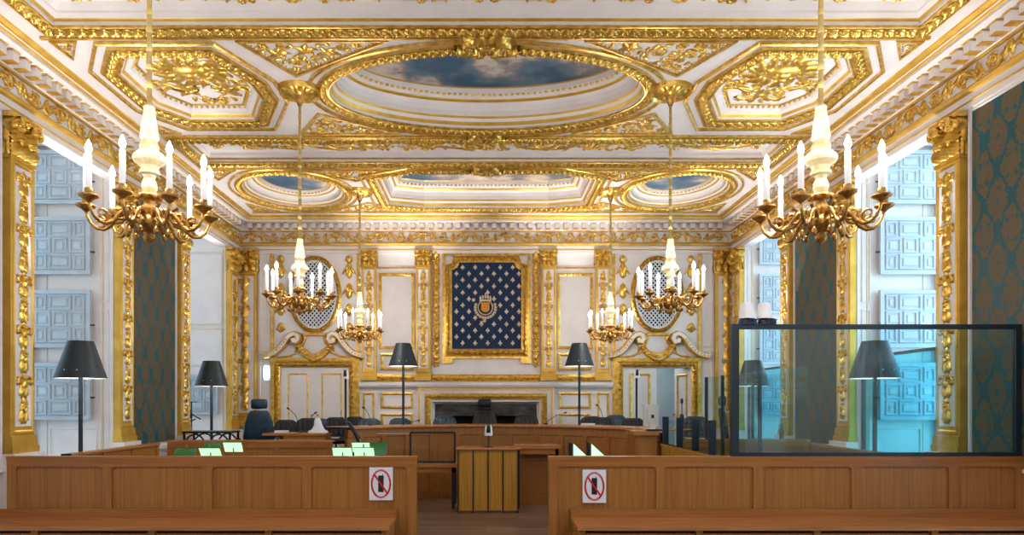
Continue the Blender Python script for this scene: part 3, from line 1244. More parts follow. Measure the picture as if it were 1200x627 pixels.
# white cornice of dado
for a, b, p_ in ((421.5, 488.5, .07), (488.5, 650.5, .16), (650.5, 717.5, .07)):
    fbox(wm, FB, bx(a), bx(b), bz(452), bz(448), 0, p_ + .05)
    fbox(wm, FB, bx(a), bx(b), bz(454), bz(452), 0, p_ + .02)
    if p_ < .1:
        fbox(wm, FB, bx(a), bx(b), PZ, bz(454), 0, .005)
for f in (lambda x: x, mir):
    a, b = sorted((bx(f(303.5)), bx(f(316))))
    for v0, v1 in ((500, 410), (407, 296)):
        sweep(wm, FB, rect(a, b, bz(v0), bz(v1)), [(0, 0, 0), (0, .015, 0), (.03, .02, 0), (.035, 0, 0)])
wm.build('dado_cornice', white, wb)
# pilasters on the back wall
for px0, px1, lab in ((488, 504.8, 'left of the blue wall hanging'), (mir(504.8), mir(488), 'right of the blue wall hanging'),
                      (424.8, 441.5, 'right of the left oval window'), (mir(441.5), mir(424.8), 'left of the right oval window')):
    pilaster(FB, bx(px0), bx(px1), bz(446), bz(293.5), .33, 'narrow gilded pilaster on the back wall, ' + lab, p=.08, wp=.15, baseh=.14)
pilaster(FB, bx(278.5), bx(302), bz(500), bz(292.5), .48, 'wide gilded corner pilaster with leafy branch, left end of back wall', p=.08, wp=.13, edge=1)
pilaster(FB, bx(mir(302)), bx(mir(278.5)), bz(500), bz(292.5), .48, 'wide gilded corner pilaster with leafy branch, right end of back wall', p=.08, wp=.13, edge=-1)


# ------------------------------------------------------------------ doors with scrolled pediments and oval grilles
def door(idx, f, label, opened):
    sg = 1 if f(0) < f(1) else -1
    root = struct('door_%d' % idx, label)
    c = bx(f(369))
    mb = MB()
    a, b = sorted((f(329), f(409)))
    # leaf surround as open path
    pth = [(bx(a) - .055, PZ), (bx(a) - .055, bz(430.5) + .055), (bx(b) + .055, bz(430.5) + .055), (bx(b) + .055, PZ)]
    leafband(mb, FB, pth, .11, .07, False, step=.10)
    pth2 = [(bx(a) - .15, PZ), (bx(a) - .15, bz(430.5) + .15), (bx(b) + .15, bz(430.5) + .15), (bx(b) + .15, PZ)]
    sweep(mb, FB, pth2, [(-.035, 0, 0), (-.035, .05, 0), (.035, .05, 0), (.035, 0, 0)], False)
    mb.build('door_surround', gold, root)
    # pediment
    mb = MB()
    for q in (-1, 1):
        P = [(-59, 417.5), (-52, 416.5), (-45, 413.5), (-39, 408.5), (-34, 402), (-30.5, 396.5), (-26.5, 393), (-22, 391.8), (-18.5, 393.5), (-17.3, 397.5), (-19.5, 400.8), (-23, 400), (-23.5, 397)]
        pts = [(c + q * x * YB / F_PX * -1, bz(y)) for x, y in P]
        sweep(mb, FB, pts, [(-.06, 0, 1), (-.06, .12, 1), (-.045, .15, 1), (-.035, .15, 0), (.02, .16, 0), (.028, .17, 1), (.045, .17, 1), (.06, .12, 1), (.06, 0, 1)], False)
        for x, y, an in resample(pts[:6], .07, False):
            dome(mb, FB, x, y - .0, an, .022, .018, .03, 6, 1, .15)
        dome(mb, FB, c - q * -21.0 * YB / F_PX, bz(396.8), 0, .055, .055, .18, 10, 1)
    mb.build('scroll_pediment', [white, gold], root)
    mb = MB()
    k = YB / F_PX
    # gilt backing shape between the volutes
    sh = [(-14, 404), (-17, 411), (-12, 409), (-13, 404), (-10, 398), (-12, 393), (12, 393), (10, 398), (13, 404), (12, 409), (17, 411), (14, 404)]
    ln = [(c + x * k, bz(y)) for x, y in [(-13, 393), (-11, 397), (-13, 402), (-17, 405)]]
    for q in (-1, 1):
        l2 = [(c + q * (x - c), y) for x, y in ln]
        ridge(mb, FB, l2, .03, .05)
        ridge(mb, FB, [(c + q * x * k, bz(y)) for x, y in [(16, 405), (18, 412), (28, 417), (40, 419), (52, 420)]], .022, .04)
    fbox(mb, FB, c - 13 * k, c + 13 * k, bz(393.5), bz(390.5), 0, .08)
    fbox(mb, FB, bx(a) - .2, bx(b) + .2, bz(422.5), bz(420), 0, .07)
    mb.build('pediment_gilding', gold, root)
    mb = MB()
    for i in range(17):
        t = i / 16 * 2 - 1
        x = c + t * 18.5 * k
        y = bz(404) - (1 - t * t) * .26
        r_ = .045 + .03 * (1 - t * t)
        flower(mb, FB, x, y, r_ * 1.25, .1, 0, .03)
        dome(mb, FB, x, y - .03, t, r_, r_, .09, 8, 0, .02)
    for q in (-1, 1):
        leaf(mb, FB, c + q * 19 * k, bz(402), -PI / 2 + q * .3, .2, .08, .08)
        leaf(mb, FB, c + q * 19 * k, bz(404), PI / 2 + q * .2, .12, .08, .08)
    mb.build('garland', gold, root)
    # leaves
    wv = (bx(b) - bx(a)) / 2
    def leafdoor(parent, openang, flip):
        mbd = MB()
        Fd = frame((0, 0, 0), (flip, 0, 0), (0, 0, 1), (0, -1, 0))
        hh = bz(430.5) - PZ
        fbox(mbd, Fd, .0, wv - .004, 0, hh, -.05, 0)
        o = mbd.build('door_leaf', white, root)
        mg = MB()
        pth = rect(.14, wv - .13, .12, hh - .12)
        sweep(mg, Fd, pth, [(0, 0, 0), (0, .02, 0), (.02, .025, 0), (.05, .01, 0), (.05, 0, 0)])
        beads(mg, Fd, offset(pth, .03), .018, .05, n0=.012)
        g_ = mg.build('gilded_panel_frame', gold, o)
        o.location = (bx(a) if flip > 0 else bx(b), YB + .02, PZ)
        o.rotation_euler = (0, 0, openang)
        mk = MB()
        mk.lathe([(0, .02), (.02, .015), (.025, 0), (.015, -.02), (0, -.02)], (flip * (wv - .06), -.04, 1.0), 8)
        mk.build('door_knob', brass, o)
    leafdoor(root, 0, 1)
    leafdoor(root, -1.35 if opened else 0, -1)
    if opened:
        mr = MB()
        y1 = YB + 2.2
        mr.box(bx(a) - .5, bx(b) + .5, y1, y1 + .05, 0, 3)
        mr.box(bx(a) - .6, bx(a) - .5, YB + .35, y1, 0, 3)
        mr.box(bx(b) + .5, bx(b) + .6, YB + .35, y1, 0, 3)
        mr.box(bx(a) - .6, bx(b) + .6, YB + .3, y1, 2.9, 3)
        mr.box(bx(a) - .6, bx(b) + .6, YB + .3, y1, PZ - .1, PZ)
        mr.build('passage', shut, root)
        l = bpy.data.lights.new('passage_lamp', 'POINT')
        l.energy = 14
        l.shadow_soft_size = .1
        l.color = (.8, .95, .95)
        lo = bpy.data.objects.new('passage_lamp', l)
        C.objects.link(lo)
        lo.location = ((bx(a) + bx(b)) / 2, YB + 1.2, 2.7)
    return root


door(1, lambda x: x, 'closed white and gold double door under the left oval window', False)
door(2, mir, 'half open white and gold double door under the right oval window', True)


def oval_window(idx, cxp, label):
    c, v = bx(cxp), bz(345.5)
    mb = MB()
    el = ellipse(c, v, .42, .66, 48)
    polyfill(mb, FB, el, [], .012)
    o = struct('window_%d' % idx, label, mb, soot_gap_black)  # flat black sheet for the dark holes behind the lattice
    mb = MB()
    # diagonal lattice bars clipped to the oval
    st = .082
    A, B = .42, .66
    for sg in (-1, 1):
        for i in range(-22, 23):
            c0 = i * st * 1.15
            # line y = sg*1.15*x + c0  -> ellipse
            mm = sg * 1.15
            qa = 1 / A ** 2 + mm ** 2 / B ** 2
            qb = 2 * mm * c0 / B ** 2
            qc = c0 ** 2 / B ** 2 - 1
            D = qb * qb - 4 * qa * qc
            if D <= 0:
                continue
            x1, x2 = (-qb - math.sqrt(D)) / 2 / qa, (-qb + math.sqrt(D)) / 2 / qa
            p1, p2 = (c + x1, v + mm * x1 + c0), (c + x2, v + mm * x2 + c0)
            sweep(mb, FB, [p1, p2], [(-.0105, .02, 0), (-.0105, .035, 0), (.0105, .035, 0), (.0105, .02, 0)], False)
    mb.build('lattice', plastic_w, o)
    mb = MB()
    sweep(mb, FB, el, [(0, .012, 0), (0, .05, 0), (-.03, .05, 0), (-.03, .0, 0)])
    leafband(mb, FB, ellipse(c, v, .485, .725, 48), .115, .09, step=.1, m=1)
    mb.build('oval_frame', [white, gold], o)


oval_window(11, 369, 'oval latticed window in gilded frame above the left door')
oval_window(12, mir(369), 'oval latticed window in gilded frame above the right door')

# ------------------------------------------------------------------ fireplace
fp = thing('fireplace', 'wide white fireplace with gilded surround in the middle of the back wall', 'fireplace', (bx(CX), YB - .12, PZ))
inv = Vector((bx(CX), YB - .12, PZ))
def under(o, root):
    """keep world coordinates of a mesh built in world space under a placed root"""
    o.parent = root
    l = root.location
    m = Matrix.Rotation(root.rotation_euler.z, 4, 'Z')
    o.matrix_parent_inverse = (Matrix.Translation(l) @ m).inverted()
    return o
mb = MB()
sweep(mb, FB, [(bx(489.5), PZ), (bx(489.5), bz(453.5)), (bx(649), bz(453.5)), (bx(649), PZ)],
      [(0, 0, 0), (0, .12, 0), (-.02, .13, 1), (-.06, .13, 0), (-.08, .12, 0), (-.27, .12, 0), (-.30, .12, 0), (-.33, .0, 0), (-.345, -.02, 0)], False)
under(mb.build('mantel', [white, goldf]), fp)
mb = MB()
leafband(mb, FB, [(bx(502), PZ), (bx(502), bz(464.5)), (bx(637), bz(464.5)), (bx(637), PZ)], .12, .06, False, n0=.12)
under(mb.build('gilded_surround', gold), fp)
mb = MB()
mb.box(bx(508), bx(631), YB + .12, YB + .16, bz(487.5), bz(470))
for x in (540, 572, 604):
    mb.box(bx(x) - .006, bx(x) + .006, YB + .11, YB + .12, bz(487), bz(471))
under(mb.build('iron_hood', iron), fp)
mb = MB()
mb.box(bx(500), bx(640), YB + .5, YB + .55, 0, 2.0)
mb.box(bx(500), bx(508), YB + .02, YB + .5, 0, 2.0)
mb.box(bx(631), bx(640), YB + .02, YB + .5, 0, 2.0)
mb.box(bx(500), bx(640), YB + .16, YB + .5, bz(470), bz(468))
mb.box(bx(500), bx(640), YB + .02, YB + .5, PZ - .05, PZ)
under(mb.build('firebox', soot_gap_black), fp)

# ------------------------------------------------------------------ blue wall hanging
hang = thing('wall_hanging', 'dark blue cloth with gold lilies and a crest in a gilded frame', 'wall hanging', (bx(570), YB - .02, bz(417)))
mb = MB()
T = [(529.5, 409.5), (611, 409.5), (611, 317), (608, 316), (604.5, 313.5), (603, 309.5), (602.5, 308), (538, 308), (537.5, 310), (536, 313.5), (532.5, 316), (529.5, 317)]
tp = [(bx(x), bz(y)) for x, y in T]
polyfill(mb, FB, tp, [], .05)
under(mb.build('cloth', navy), hang)
mb = MB()
fo = offset(tp, -.065)
leafband(mb, FB, fo, .14, .08, n0=.03, step=.11)
sweep(mb, FB, rect(bx(518.5), bx(622), bz(420.5), bz(297)), [(0, 0, 0), (0, .04, 0), (.05, .04, 0), (.05, 0, 0)])
for q in (518.5, 610):
    fbox(mb, FB, bx(q), bx(q + 12), bz(426), bz(420.5), 0, .06)
under(mb.build('gilded_frame', gold), hang)


def fleur(mb, u, v, s_, n0=.05):
    dome(mb, FB, u, v + .012 * s_, 0, .014 * s_, .034 * s_, .012, 6, 0, n0)
    for q in (-1, 1):
        dome(mb, FB, u + q * .019 * s_, v + .002 * s_, q * .6, .011 * s_, .022 * s_, .01, 6, 0, n0)
    fbox(mb, FB, u - .022 * s_, u + .022 * s_, v - .016 * s_, v - .009 * s_, n0, n0 + .01)
    dome(mb, FB, u, v - .027 * s_, 0, .012 * s_, .015 * s_, .01, 6, 0, n0)


mb = MB()
ccx, ccy = bx(568.8), bz(359.5)
for j in range(14):
    py = 313.8 + j * 7.38
    for i in range(-4, 5):
        px = 571.5 + i * 14.6 + (7.3 if j % 2 else 0)
        if not (532 < px < 610) or py > 406:
            continue
        if py < 318 and (px < 538 or px > 603):
            continue
        u, v = bx(px), bz(py)
        if math.hypot(u - ccx, (v - ccy) * .8) < .21:
            continue
        mb = MB()
        fleur(mb, u, v, 1.25)
        under(mb.build('lily', fleurm), hang)
mb = MB()
u, v = ccx, ccy
sweep(mb, FB, ellipse(u, v - .02, .145, .15, 28), [(-.012, .05, 0), (0, .07, 0), (.014, .05, 0)])
for i in range(15):
    a = math.radians(160 + i * 220 / 14)
    flower(mb, FB, u + .205 * math.cos(a), v - .03 + .20 * math.sin(a), .036, .02, 0, .05)
flower(mb, FB, u - .02, v - .29, .04, .02, 0, .05)
flower(mb, FB, u - .08, v - .32, .035, .02, 0, .05)
flower(mb, FB, u - .24, v + .13, .04, .02, 0, .05)
for i in range(5):
    q = (i - 2) / 2
    dome(mb, FB, u + q * .1, v + .17 + .03 * (1 - abs(q)), 0, .022, .045, .02, 8, 0, .05)
fbox(mb, FB, u - .12, u + .12, v + .10, v + .135, .05, .07)
dome(mb, FB, u, v + .245, 0, .016, .03, .02, 8, 0, .05)
under(mb.build('crest', fleurm), hang)
mb = MB()
sh = [(u - .085, v + .08), (u - .085, v - .07), (u - .05, v - .105), (u, v - .12), (u + .05, v - .105), (u + .085, v - .07), (u + .085, v + .08)]
polyfill(mb, FB, sh, [], .066)
sweep(mb, FB, sh, [(0, .05, 0), (0, .075, 0), (.01, .066, 0)])
for i in range(2):
    for j in range(3):
        leaf(mb, FB, u - .06 + i * .07, v - .06 + j * .05, .4, .06, .025, .012, 0, .066)
under(mb.build('shield', shieldm), hang)

# podium behind the bench and side platforms
mb = MB()
mb.box(-WX + .005, WX - .005, 12.75, YB - .001, 0, PZ)
struct('trim_40', 'raised wooden podium along the back wall', mb, oakh)
mb = MB()
mb.box(-WX + .005, -2.3, 10.62, 12.75, 0, .3)
struct('trim_41', 'raised wooden platform on the left', mb, oakh)
mb = MB()
mb.box(2.75, WX - .005, 9.75, 12.75, 0, .3)
struct('trim_42', 'raised wooden platform on the right', mb, oakh)


# ------------------------------------------------------------------ chandeliers
def copy_tree(o, parent=None):
    c = o.copy()
    C.objects.link(c)
    c.parent = parent
    for ch in o.children:
        copy_tree(ch, c)
    return c


def make_chandelier(Y):
    r = thing('chandelier', '', 'chandelier', (0, 0, 0))
    Z0 = 2.72
    mb = MB()
    mb.tube([(0, 0, .86), (0, 0, H_CEIL - Z0)], .017, 8)
    for i in range(12):
        mb.lathe([(.017, -.02), (.022, 0), (.017, .02)], (0, 0, 1.0 + i * .12), 8)
    mb.build('hanging_rod', rodm, r)
    mb = MB()
    mb.lathe([(.02, -.2), (.05, -.13), (.065, -.05), (.075, 0)], (0, 0, H_CEIL - Z0 - .0), 12)
    mb.build('ceiling_hook', brass, r)
    mb = MB()
    mb.lathe([(.0, .875), (.03, .87), (.036, .855), (.034, .84), (.058, .67), (.058, .655), (.048, .64), (.055, .62), (.062, .60), (.058, .57), (.092, .545), (.104, .52),
              (.098, .50), (.06, .47), (.052, .45), (.064, .435), (.062, .42), (.04, .41), (.034, .39), (.046, .36), (.048, .33), (.038, .29), (.03, .28)], n=12, smooth=False)
    mb.build('baluster', ivory, r)
    mb = MB()
    mb.lathe([(.03, .29), (.07, .285), (.075, .27), (.06, .255), (.035, .25), (.032, .235), (.05, .20), (.052, .17), (.036, .15)], n=14)
    for i in range(9):
        a = 2 * PI * i / 9
        mb.lathe([(0, .02), (.014, .01), (.014, -.01), (0, -.02)], (.07 * math.cos(a), .07 * math.sin(a), .265), 6)
    mb.lathe([(.036, .16), (.06, .15), (.085, .12), (.092, .09), (.08, .06), (.05, .04), (.03, .03), (.04, .01), (.035, -.01), (.012, -.03), (0, -.04)], n=14)
    mb.build('hub', brass, r)
    R_ = .375
    for i in range(9):
        a = math.radians(-90 + 40 * i)
        ca, sa = math.cos(a), math.sin(a)
        P = lambda rr, z: (rr * ca, rr * sa, z)
        mb = MB()
        prof = [(.06, .12), (.09, .15), (.13, .165), (.17, .15), (.2, .115), (.23, .07), (.27, .045), (.31, .05), (.345, .08), (.365, .12), (R_, .165)]
        mb.tube([P(*q) for q in prof], [.016, .017, .018, .017, .015, .014, .013, .012, .011, .010, .010], 7)
        # inner scroll and leaf curls
        sc = []
        for j in range(13):
            t = j / 12
            rr = .05 * (1 - t) + .012
            an = PI * .5 + t * 2 * PI * 1.15
            sc.append(P(.2 + rr * math.cos(an) * 1.1, .13 + rr * math.sin(an)))
        mb.tube(sc, [.012 * (1 - .5 * j / 12) for j in range(13)], 6)
        sc = []
        for j in range(11):
            t = j / 10
            rr = .04 * (1 - t) + .01
            an = -PI * .4 - t * 2 * PI * 1.0
            sc.append(P(.3 + rr * math.cos(an), .1 + rr * math.sin(an)))
        mb.tube(sc, [.011 * (1 - .5 * j / 10) for j in range(11)], 6)
        mb.lathe([(0, -.03), (.014, -.02), (.02, 0), (.01, .02), (0, .03)], P(.13, .03), 7)
        mb.tube([P(.1, .1), P(.125, .05)], .008, 5)
        arm = mb.build('arm', brass, r)
        mb = MB()
        mb.lathe([(.008, .15), (.03, .172), (.056, .185), (.06, .197), (.05, .195), (.02, .19), (.017, .20), (.024, .215), (.024, .235), (.018, .24)], P(R_, 0), 12)
        mb.build('drip_cup', brass, arm)
        mb = MB()
        mb.lathe([(0, .235), (.0185, .235), (.0175, .44), (.008, .455), (0, .455)], P(R_, 0), 10)
        cd = mb.build('candle_tube', wax, r)
        mb = MB()
        mb.lathe([(.008, .452), (.018, .468), (.0205, .482), (.016, .50), (.006, .525), (0, .535)], P(R_, 0), 10)
        mb.build('bulb', bulb, cd)
    return r


ch = make_chandelier(0)
CHY = [4.52, 8.19, 12.1]
desc = {4.52: 'largest and nearest', 8.19: 'middle of its row', 12.1: 'smallest and farthest back'}
first = True
for Y in CHY:
    for s in (-1, 1):
        o = ch if first else copy_tree(ch)
        first = False
        o.location = (2.19 * s, Y, 2.72)
        if Y == 4.52:
            o.location.x = 2.19 * s
        o.rotation_euler = (0, 0, math.radians({4.52: 3, 8.19: 12, 12.1: -8}[Y] * (1 if s < 0 else -1)))
        tag(o, 'gilded candle chandelier on the %s side, %s' % ('left' if s < 0 else 'right', desc[Y]), 'chandelier', 'candle chandeliers hanging in two rows')
        l = bpy.data.lights.new('candle_light', 'POINT')
        l.energy = 52
        l.color = (1, .93, .87)
        l.shadow_soft_size = .22
        lo = bpy.data.objects.new('candle_light', l)
        C.objects.link(lo)
        lo.location = (2.19 * s, Y, 3.32)


# ------------------------------------------------------------------ floor lamps
def make_lamp():
    r = thing('floor_lamp', '', 'floor lamp')
    mb = MB()
    mb.lathe([(0, 0), (.17, 0), (.17, .015), (.05, .03), (.02, .035)], n=24)
    mb.build('lamp_base', black, r)
    mb = MB()
    mb.tube([(0, 0, .03), (0, 0, 1.98)], .024, 10)
    mb.build('pole', pole_m, r)
    mb = MB()
    n = 32
    mb.lathe([(.138, 2.36), (.276, 1.93)], n=n, m=0)
    mb.lathe([(.276, 1.93), (.268, 1.93)], n=n, m=1)
    mb.lathe([(.268, 1.932), (.132, 2.36), (.138, 2.36)], n=n, m=1)
    for a in (-1.75, -1.2):
        mb.lathe([(0, .008), (.007, .005), (.007, -.005), (0, -.008)], (.245 * math.cos(a), .245 * math.sin(a), 2.02), 6, 1)
    sh = mb.build('lamp_shade', [shade_b, shade_w], r)
    mb = MB()
    for q in range(3):
        a = q * 2 * PI / 3
        mb.tube([(0, 0, 1.97), (.235 * math.cos(a), .235 * math.sin(a), 2.0)], .004, 5)
    mb.lathe([(0, 2.08), (.045, 2.06), (.055, 2.03), (.05, 2.0), (.0, 1.98)], n=10, m=1)
    mb.build('bulb_holder', [black, shade_w], sh)
    return r


lp = make_lamp()
first = True
LAMPS = [(-4.67, 8.0, 0, 'black shaded floor lamp before the nearest window on the left'),
         (-4.66, 11.8, 0, 'black shaded floor lamp before the far left window'),
         (-1.53, 12.95, PZ, 'black floor lamp behind the curved bench, left of the fireplace'),
         (1.76, 12.95, PZ, 'black floor lamp behind the curved bench, right of the fireplace'),
         (4.5, 8.0, 0, 'large dark floor lamp seen through the dock glass on the right'),
         (4.5, 11.65, 0, 'pale looking floor lamp far back behind the glass corner')]
for x, y, z, lab in LAMPS:
    o = lp if first else copy_tree(lp)
    first = False
    base = z if z else (.3 if y > 10 else 0)
    o.location = (x, y, z)
    if z:
        k = (12.95 / 12.3)
    tag(o, lab, 'floor lamp', 'black floor lamps with conical shades')
    for knd, en, dz_ in (('SPOT', 210, 2.12), ('POINT', 5, 2.13)):
        l = bpy.data.lights.new('lamp_light', knd)
        l.energy = en
        l.color = (1, .97, .95)
        l.shadow_soft_size = .025
        if knd == 'SPOT':
            l.spot_size = math.radians(100)
            l.spot_blend = .3
        lo = bpy.data.objects.new('lamp_light', l)
        C.objects.link(lo)
        lo.location = (x, y, z + dz_)
        lo.rotation_euler = (PI, 0, 0)

# ------------------------------------------------------------------ front partitions
YP = 6.40
ZP = EYE - 63 * YP / F_PX
PXm = lambda px, Y: (px - X0) * Y / F_PX


def partition(name, label, x0, x1, divs, cat='partition'):
    r = thing(name, label, cat, ((x0 + x1) / 2, YP + .04, 0))
    mb = MB()
    mb.box(x0, x1, YP + .025, YP + .075, .0, ZP - .03)
    under(mb.build('back_board', oak), r)
    mb = MB()
    mb.box(x0, x1, YP, YP + .09, ZP - .03, ZP)
    mb.box(x0, x1, YP + .005, YP + .025, ZP - .095, ZP - .03)
    under(mb.build('top_rail', oakh), r)
    mb = MB()
    mb.box(x0, x1, YP + .005, YP + .025, 0, .14)
    under(mb.build('bottom_rail', oakh), r)
    for x in [x0 + .045] + divs + [x1 - .045]:
        mb = MB()
        mb.box(x - .04, x + .04, YP + .002, YP + .0255, .14, ZP - .095)
        # rounded cut corners of the panels
        for q in (-1, 1):
            if x0 < x + q * .06 < x1:
                P = [(x + q * .04, ZP - .095), (x + q * .075, ZP - .095), (x + q * .05, ZP - .105), (x + q * .04, ZP - .13)]
                vs = [(a, YP + .005, b) for a, b in P] + [(a, YP + .025, b) for a, b in P]
                mb.add(vs, [(0, 1, 2, 3), (0, 1, 5, 4), (1, 2, 6, 5), (2, 3, 7, 6)])
        under(mb.build('stile', oak), r)
    return r


partition('wooden_partition', 'long panelled oak partition on the left, ending at the central gangway', PXm(7, YP), PXm(488, YP), [PXm(q, YP) for q in (125, 243, 359.5)])
partition('wooden_partition', 'long panelled oak partition on the right, carrying the glass dock screen', PXm(643, YP), 4.99, [PXm(q, YP) for q in (774, 888.5, 1003.5)] + [PXm(1117.5, YP)])


# signs
def sign(cxp, cyp, lab):
    Fs = frame((PXm(cxp, YP), YP + .003 - .0, EYE - (cyp - Y0) * YP / F_PX), (1, 0, 0), (0, 0, 1), (0, -1, 0))
    yoff = .001
    W, H = .108, .152
    r = thing('prohibition_sign', lab, 'sign', (PXm(cxp, YP), YP, EYE - (cyp - Y0) * YP / F_PX))
    mb = MB()
    fbox(mb, Fs, -W, W, -H, H, -.02, .004)
    under(mb.build('plate', paper), r)
    mb = MB()
    el = ellipse(0, 0, .094, .134, 40)
    sweep(mb, Fs, el, [(0, .004, 0), (0, .0052, 0), (.0175, .0052, 0), (.0175, .004, 0)])
    sweep(mb, Fs, [(-.062, .086), (.058, -.086)], [(-.008, .0068, 0), (-.008, .0078, 0), (.008, .0078, 0), (.008, .0068, 0)], False)
    under(mb.build('red_ring', red), r)
    mb = MB()
    # phone silhouette with its bright screen line
    ph = [(-.026, -.075), (.024, -.078), (.026, .072), (.018, .078), (-.02, .078), (-.026, .07)]
    polyfill(mb, Fs, ph, [], .0058)
    fbox(mb, Fs, .014, .02, .078, .092, .0045, .0058)
    under(mb.build('phone_symbol', inkb), r)
    mb = MB()
    # white lettering arcs in the ring, too small to read
    for i in range(13):
        a = math.radians(28 + i * 124 / 12)
        x, y = .0855 * math.cos(a), .1255 * math.sin(a)
        dome(mb, Fs, x, y, a, .0042, .0026, .0004, 6, 0, .0054)
    for i in range(6):
        a = math.radians(-115 + i * 50 / 5)
        x, y = .0855 * math.cos(a), .1255 * math.sin(a)
        dome(mb, Fs, x, y, a, .0042, .0026, .0004, 6, 0, .0054)
    under(mb.build('ring_marks', paper), r)


sign(446.5, 567, 'white no phone sign with red ring on the left partition')
sign(696.5, 570, 'white no phone sign with red ring on the right partition')


# benches in front
def bench(label, x0, x1, zs, y0, endl, endr):
    """seat with low back rail against the partition"""
    r = thing('public_bench', label, 'bench', ((x0 + x1) / 2, y0 + .2, 0))
    mb = MB()
    mb.box(x0, x1, y0, YP - .03, zs - .035, zs)
    under(mb.build('seat', oakw), r)
    mb = MB()
    mb.box(x0, x1, YP - .035, YP - .005, zs - .03, zs + .078)
    under(mb.build('back_rail', oakh), r)
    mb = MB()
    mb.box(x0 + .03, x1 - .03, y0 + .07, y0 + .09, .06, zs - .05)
    under(mb.build('front_board', soot_gap_black), r)  # black sheet stands in for the shade in gaps below the seat
    xs = []
    x = x0 + .06
    n = max(2, round((x1 - x0) / 1.1))
    for i in range(n + 1):
        xx = x0 + .04 + (x1 - x0 - .08) * i / n
        mb = MB()
        mb.box(xx - .03, xx + .03, y0 + .03, YP - .08, 0, zs - .034)
        under(mb.build('leg', oak), r)
    for i in range(n):
        a = x0 + .04 + (x1 - x0 - .08) * i / n + .035
        b = x0 + .04 + (x1 - x0 - .08) * (i + 1) / n - .035
        mb = MB()
        mb.box(a, b, y0 + .045, y0 + .07, .12, zs - .065)
        under(mb.build('front_panel', oakh), r)
    return r


ZSs = EYE - 136 * 6.3 / F_PX
bench('long oak bench on the left, against the partition in the foreground', -4.9, PXm(457, 5.95), ZSs, 5.90, 0, 1)
bench('long oak bench on the right, against the partition in the foreground', PXm(676, 5.95), 4.9, ZSs, 5.90, 1, 0)

# ------------------------------------------------------------------ glass dock
x0, x1 = PXm(863, YP), 4.97
zt = EYE + (Y0 - 382) * YP / F_PX
dock = thing('glass_screen', 'tall teal glass screen in dark frame standing on the right partition', 'glass screen', (x0, YP + .045, ZP))
yy = YP + .045
mb = MB()
mb.box(x0 - .035, x0 + .03, yy - .03, yy + .03, ZP, zt + .02)
under(mb.build('corner_post', frame_m), dock)
mb = MB()
mb.box(x0 + .03, x1, yy - .025, yy + .025, zt - .025, zt + .018)
under(mb.build('top_rail', frame_m), dock)
mb = MB()
mb.box(x0 + .03, x1, yy - .025, yy + .025, ZP, ZP + .035)
under(mb.build('bottom_rail', frame_m), dock)
mb = MB()
mb.box(x1 - .05, x1, yy - .025, yy + .025, ZP + .035, zt - .025)
under(mb.build('end_post', frame_m), dock)
mb = MB()
mb.box(x0 + .03, x1 - .05, yy - .005, yy + .005, ZP + .035, zt - .025)
under(mb.build('glass_pane', g_dock), dock)

# two small white lamps and a cable tray on top
def small_lamp(px, lab):
    X = PXm(px, YP)
    r = thing('table_lamp', lab, 'lamp', (X, yy, zt + .072))
    mb = MB()
    mb.lathe([(.07, .0), (.0695, .01), (.052, .14), (.048, .145), (0, .146)], n=20)
    mb.build('lamp_shade', shirtw, r)
    mb = MB()
    mb.lathe([(0, -.0), (.03, 0), (.03, .01), (.01, .02), (.01, .1), (0, .1)], n=12)
    mb.build('lamp_foot', black, r)


small_lamp(877, 'small white shaded lamp on the dock frame, left of two')
small_lamp(898, 'small white shaded lamp on the dock frame, right of two')
for px, lab in ((878, 'small dark blue and black box on top of the dock frame, left of two'), (901, 'small dark blue and black box on top of the dock frame, right of two')):
    X = PXm(px, YP)
    r = thing('cable_box', lab, 'box', (X, yy, zt + .018))
    mb = MB()
    mb.loft([(0, 0, .0, .08, .045), (0, 0, .012, .085, .05), (0, 0, .042, .082, .048), (0, 0, .054, .07, .04)], n=20)
    mb.build('housing', navyb, r)
    mb = MB()
    for i in range(4):
        mb.tube([(-.06 + i * .035, -.05, .012), (-.05 + i * .035, -.06, .03), (-.03 + i * .035, -.05, .045)], .005, 5)
    mb.build('cable', black, r)

# dock side: low oak wall with short glass panes between posts
xw = 2.26
dz = ZP - .02
r = thing('dock_side_wall', 'low yellowish oak wall running back from the glass screen corner', 'low wall', (xw, 7.6, 0))
mb = MB()
mb.box(xw - .03, xw + .03, YP + .09, 8.75, 0, dz)
mb.box(xw - .045, xw + .045, YP + .09, 8.77, dz - .03, dz)
under(mb.build('board', oaky), r)
mb = MB()
for y in (7.1, 7.75, 8.4):
    mb.box(xw - .04, xw - .03, y - .03, y + .03, .0, dz - .03)
under(mb.build('stile', oaky), r)
r = thing('low_glass_rail', 'low glass panes between four short dark posts beside the dock', 'glass rail', (xw, 7.7, dz))
for i, y in enumerate((6.9, 7.45, 8.05, 8.68)):
    mb = MB()
    mb.box(xw - .035, xw + .035, y - .02, y + .02, dz, 1.475)
    under(mb.build('post', frame_m), r)
ys = (6.9, 7.45, 8.05, 8.68)
for a, b in zip(ys, ys[1:]):
    mb = MB()
    mb.box(xw - .004, xw + .004, a + .025, b - .025, dz + .01, 1.44)
    under(mb.build('glass_pane', g_side), r)
# inner glass partition
r = thing('inner_glass_partition', 'tall clear teal glass panes running back inside the dock', 'glass partition', (3.04, 8, 0))
for a, b in ((6.52, 7.65), (7.7, 8.85), (8.9, 9.5)):
    mb = MB()
    mb.box(3.035, 3.045, a, b, .1, 2.0)
    under(mb.build('glass_pane', g_side), r)
mb = MB()
for y in (7.67, 8.87, 9.52):
    mb.box(3.02, 3.06, y - .012, y + .012, 0, 2.0)
under(mb.build('clamp_post', frame_m), r)
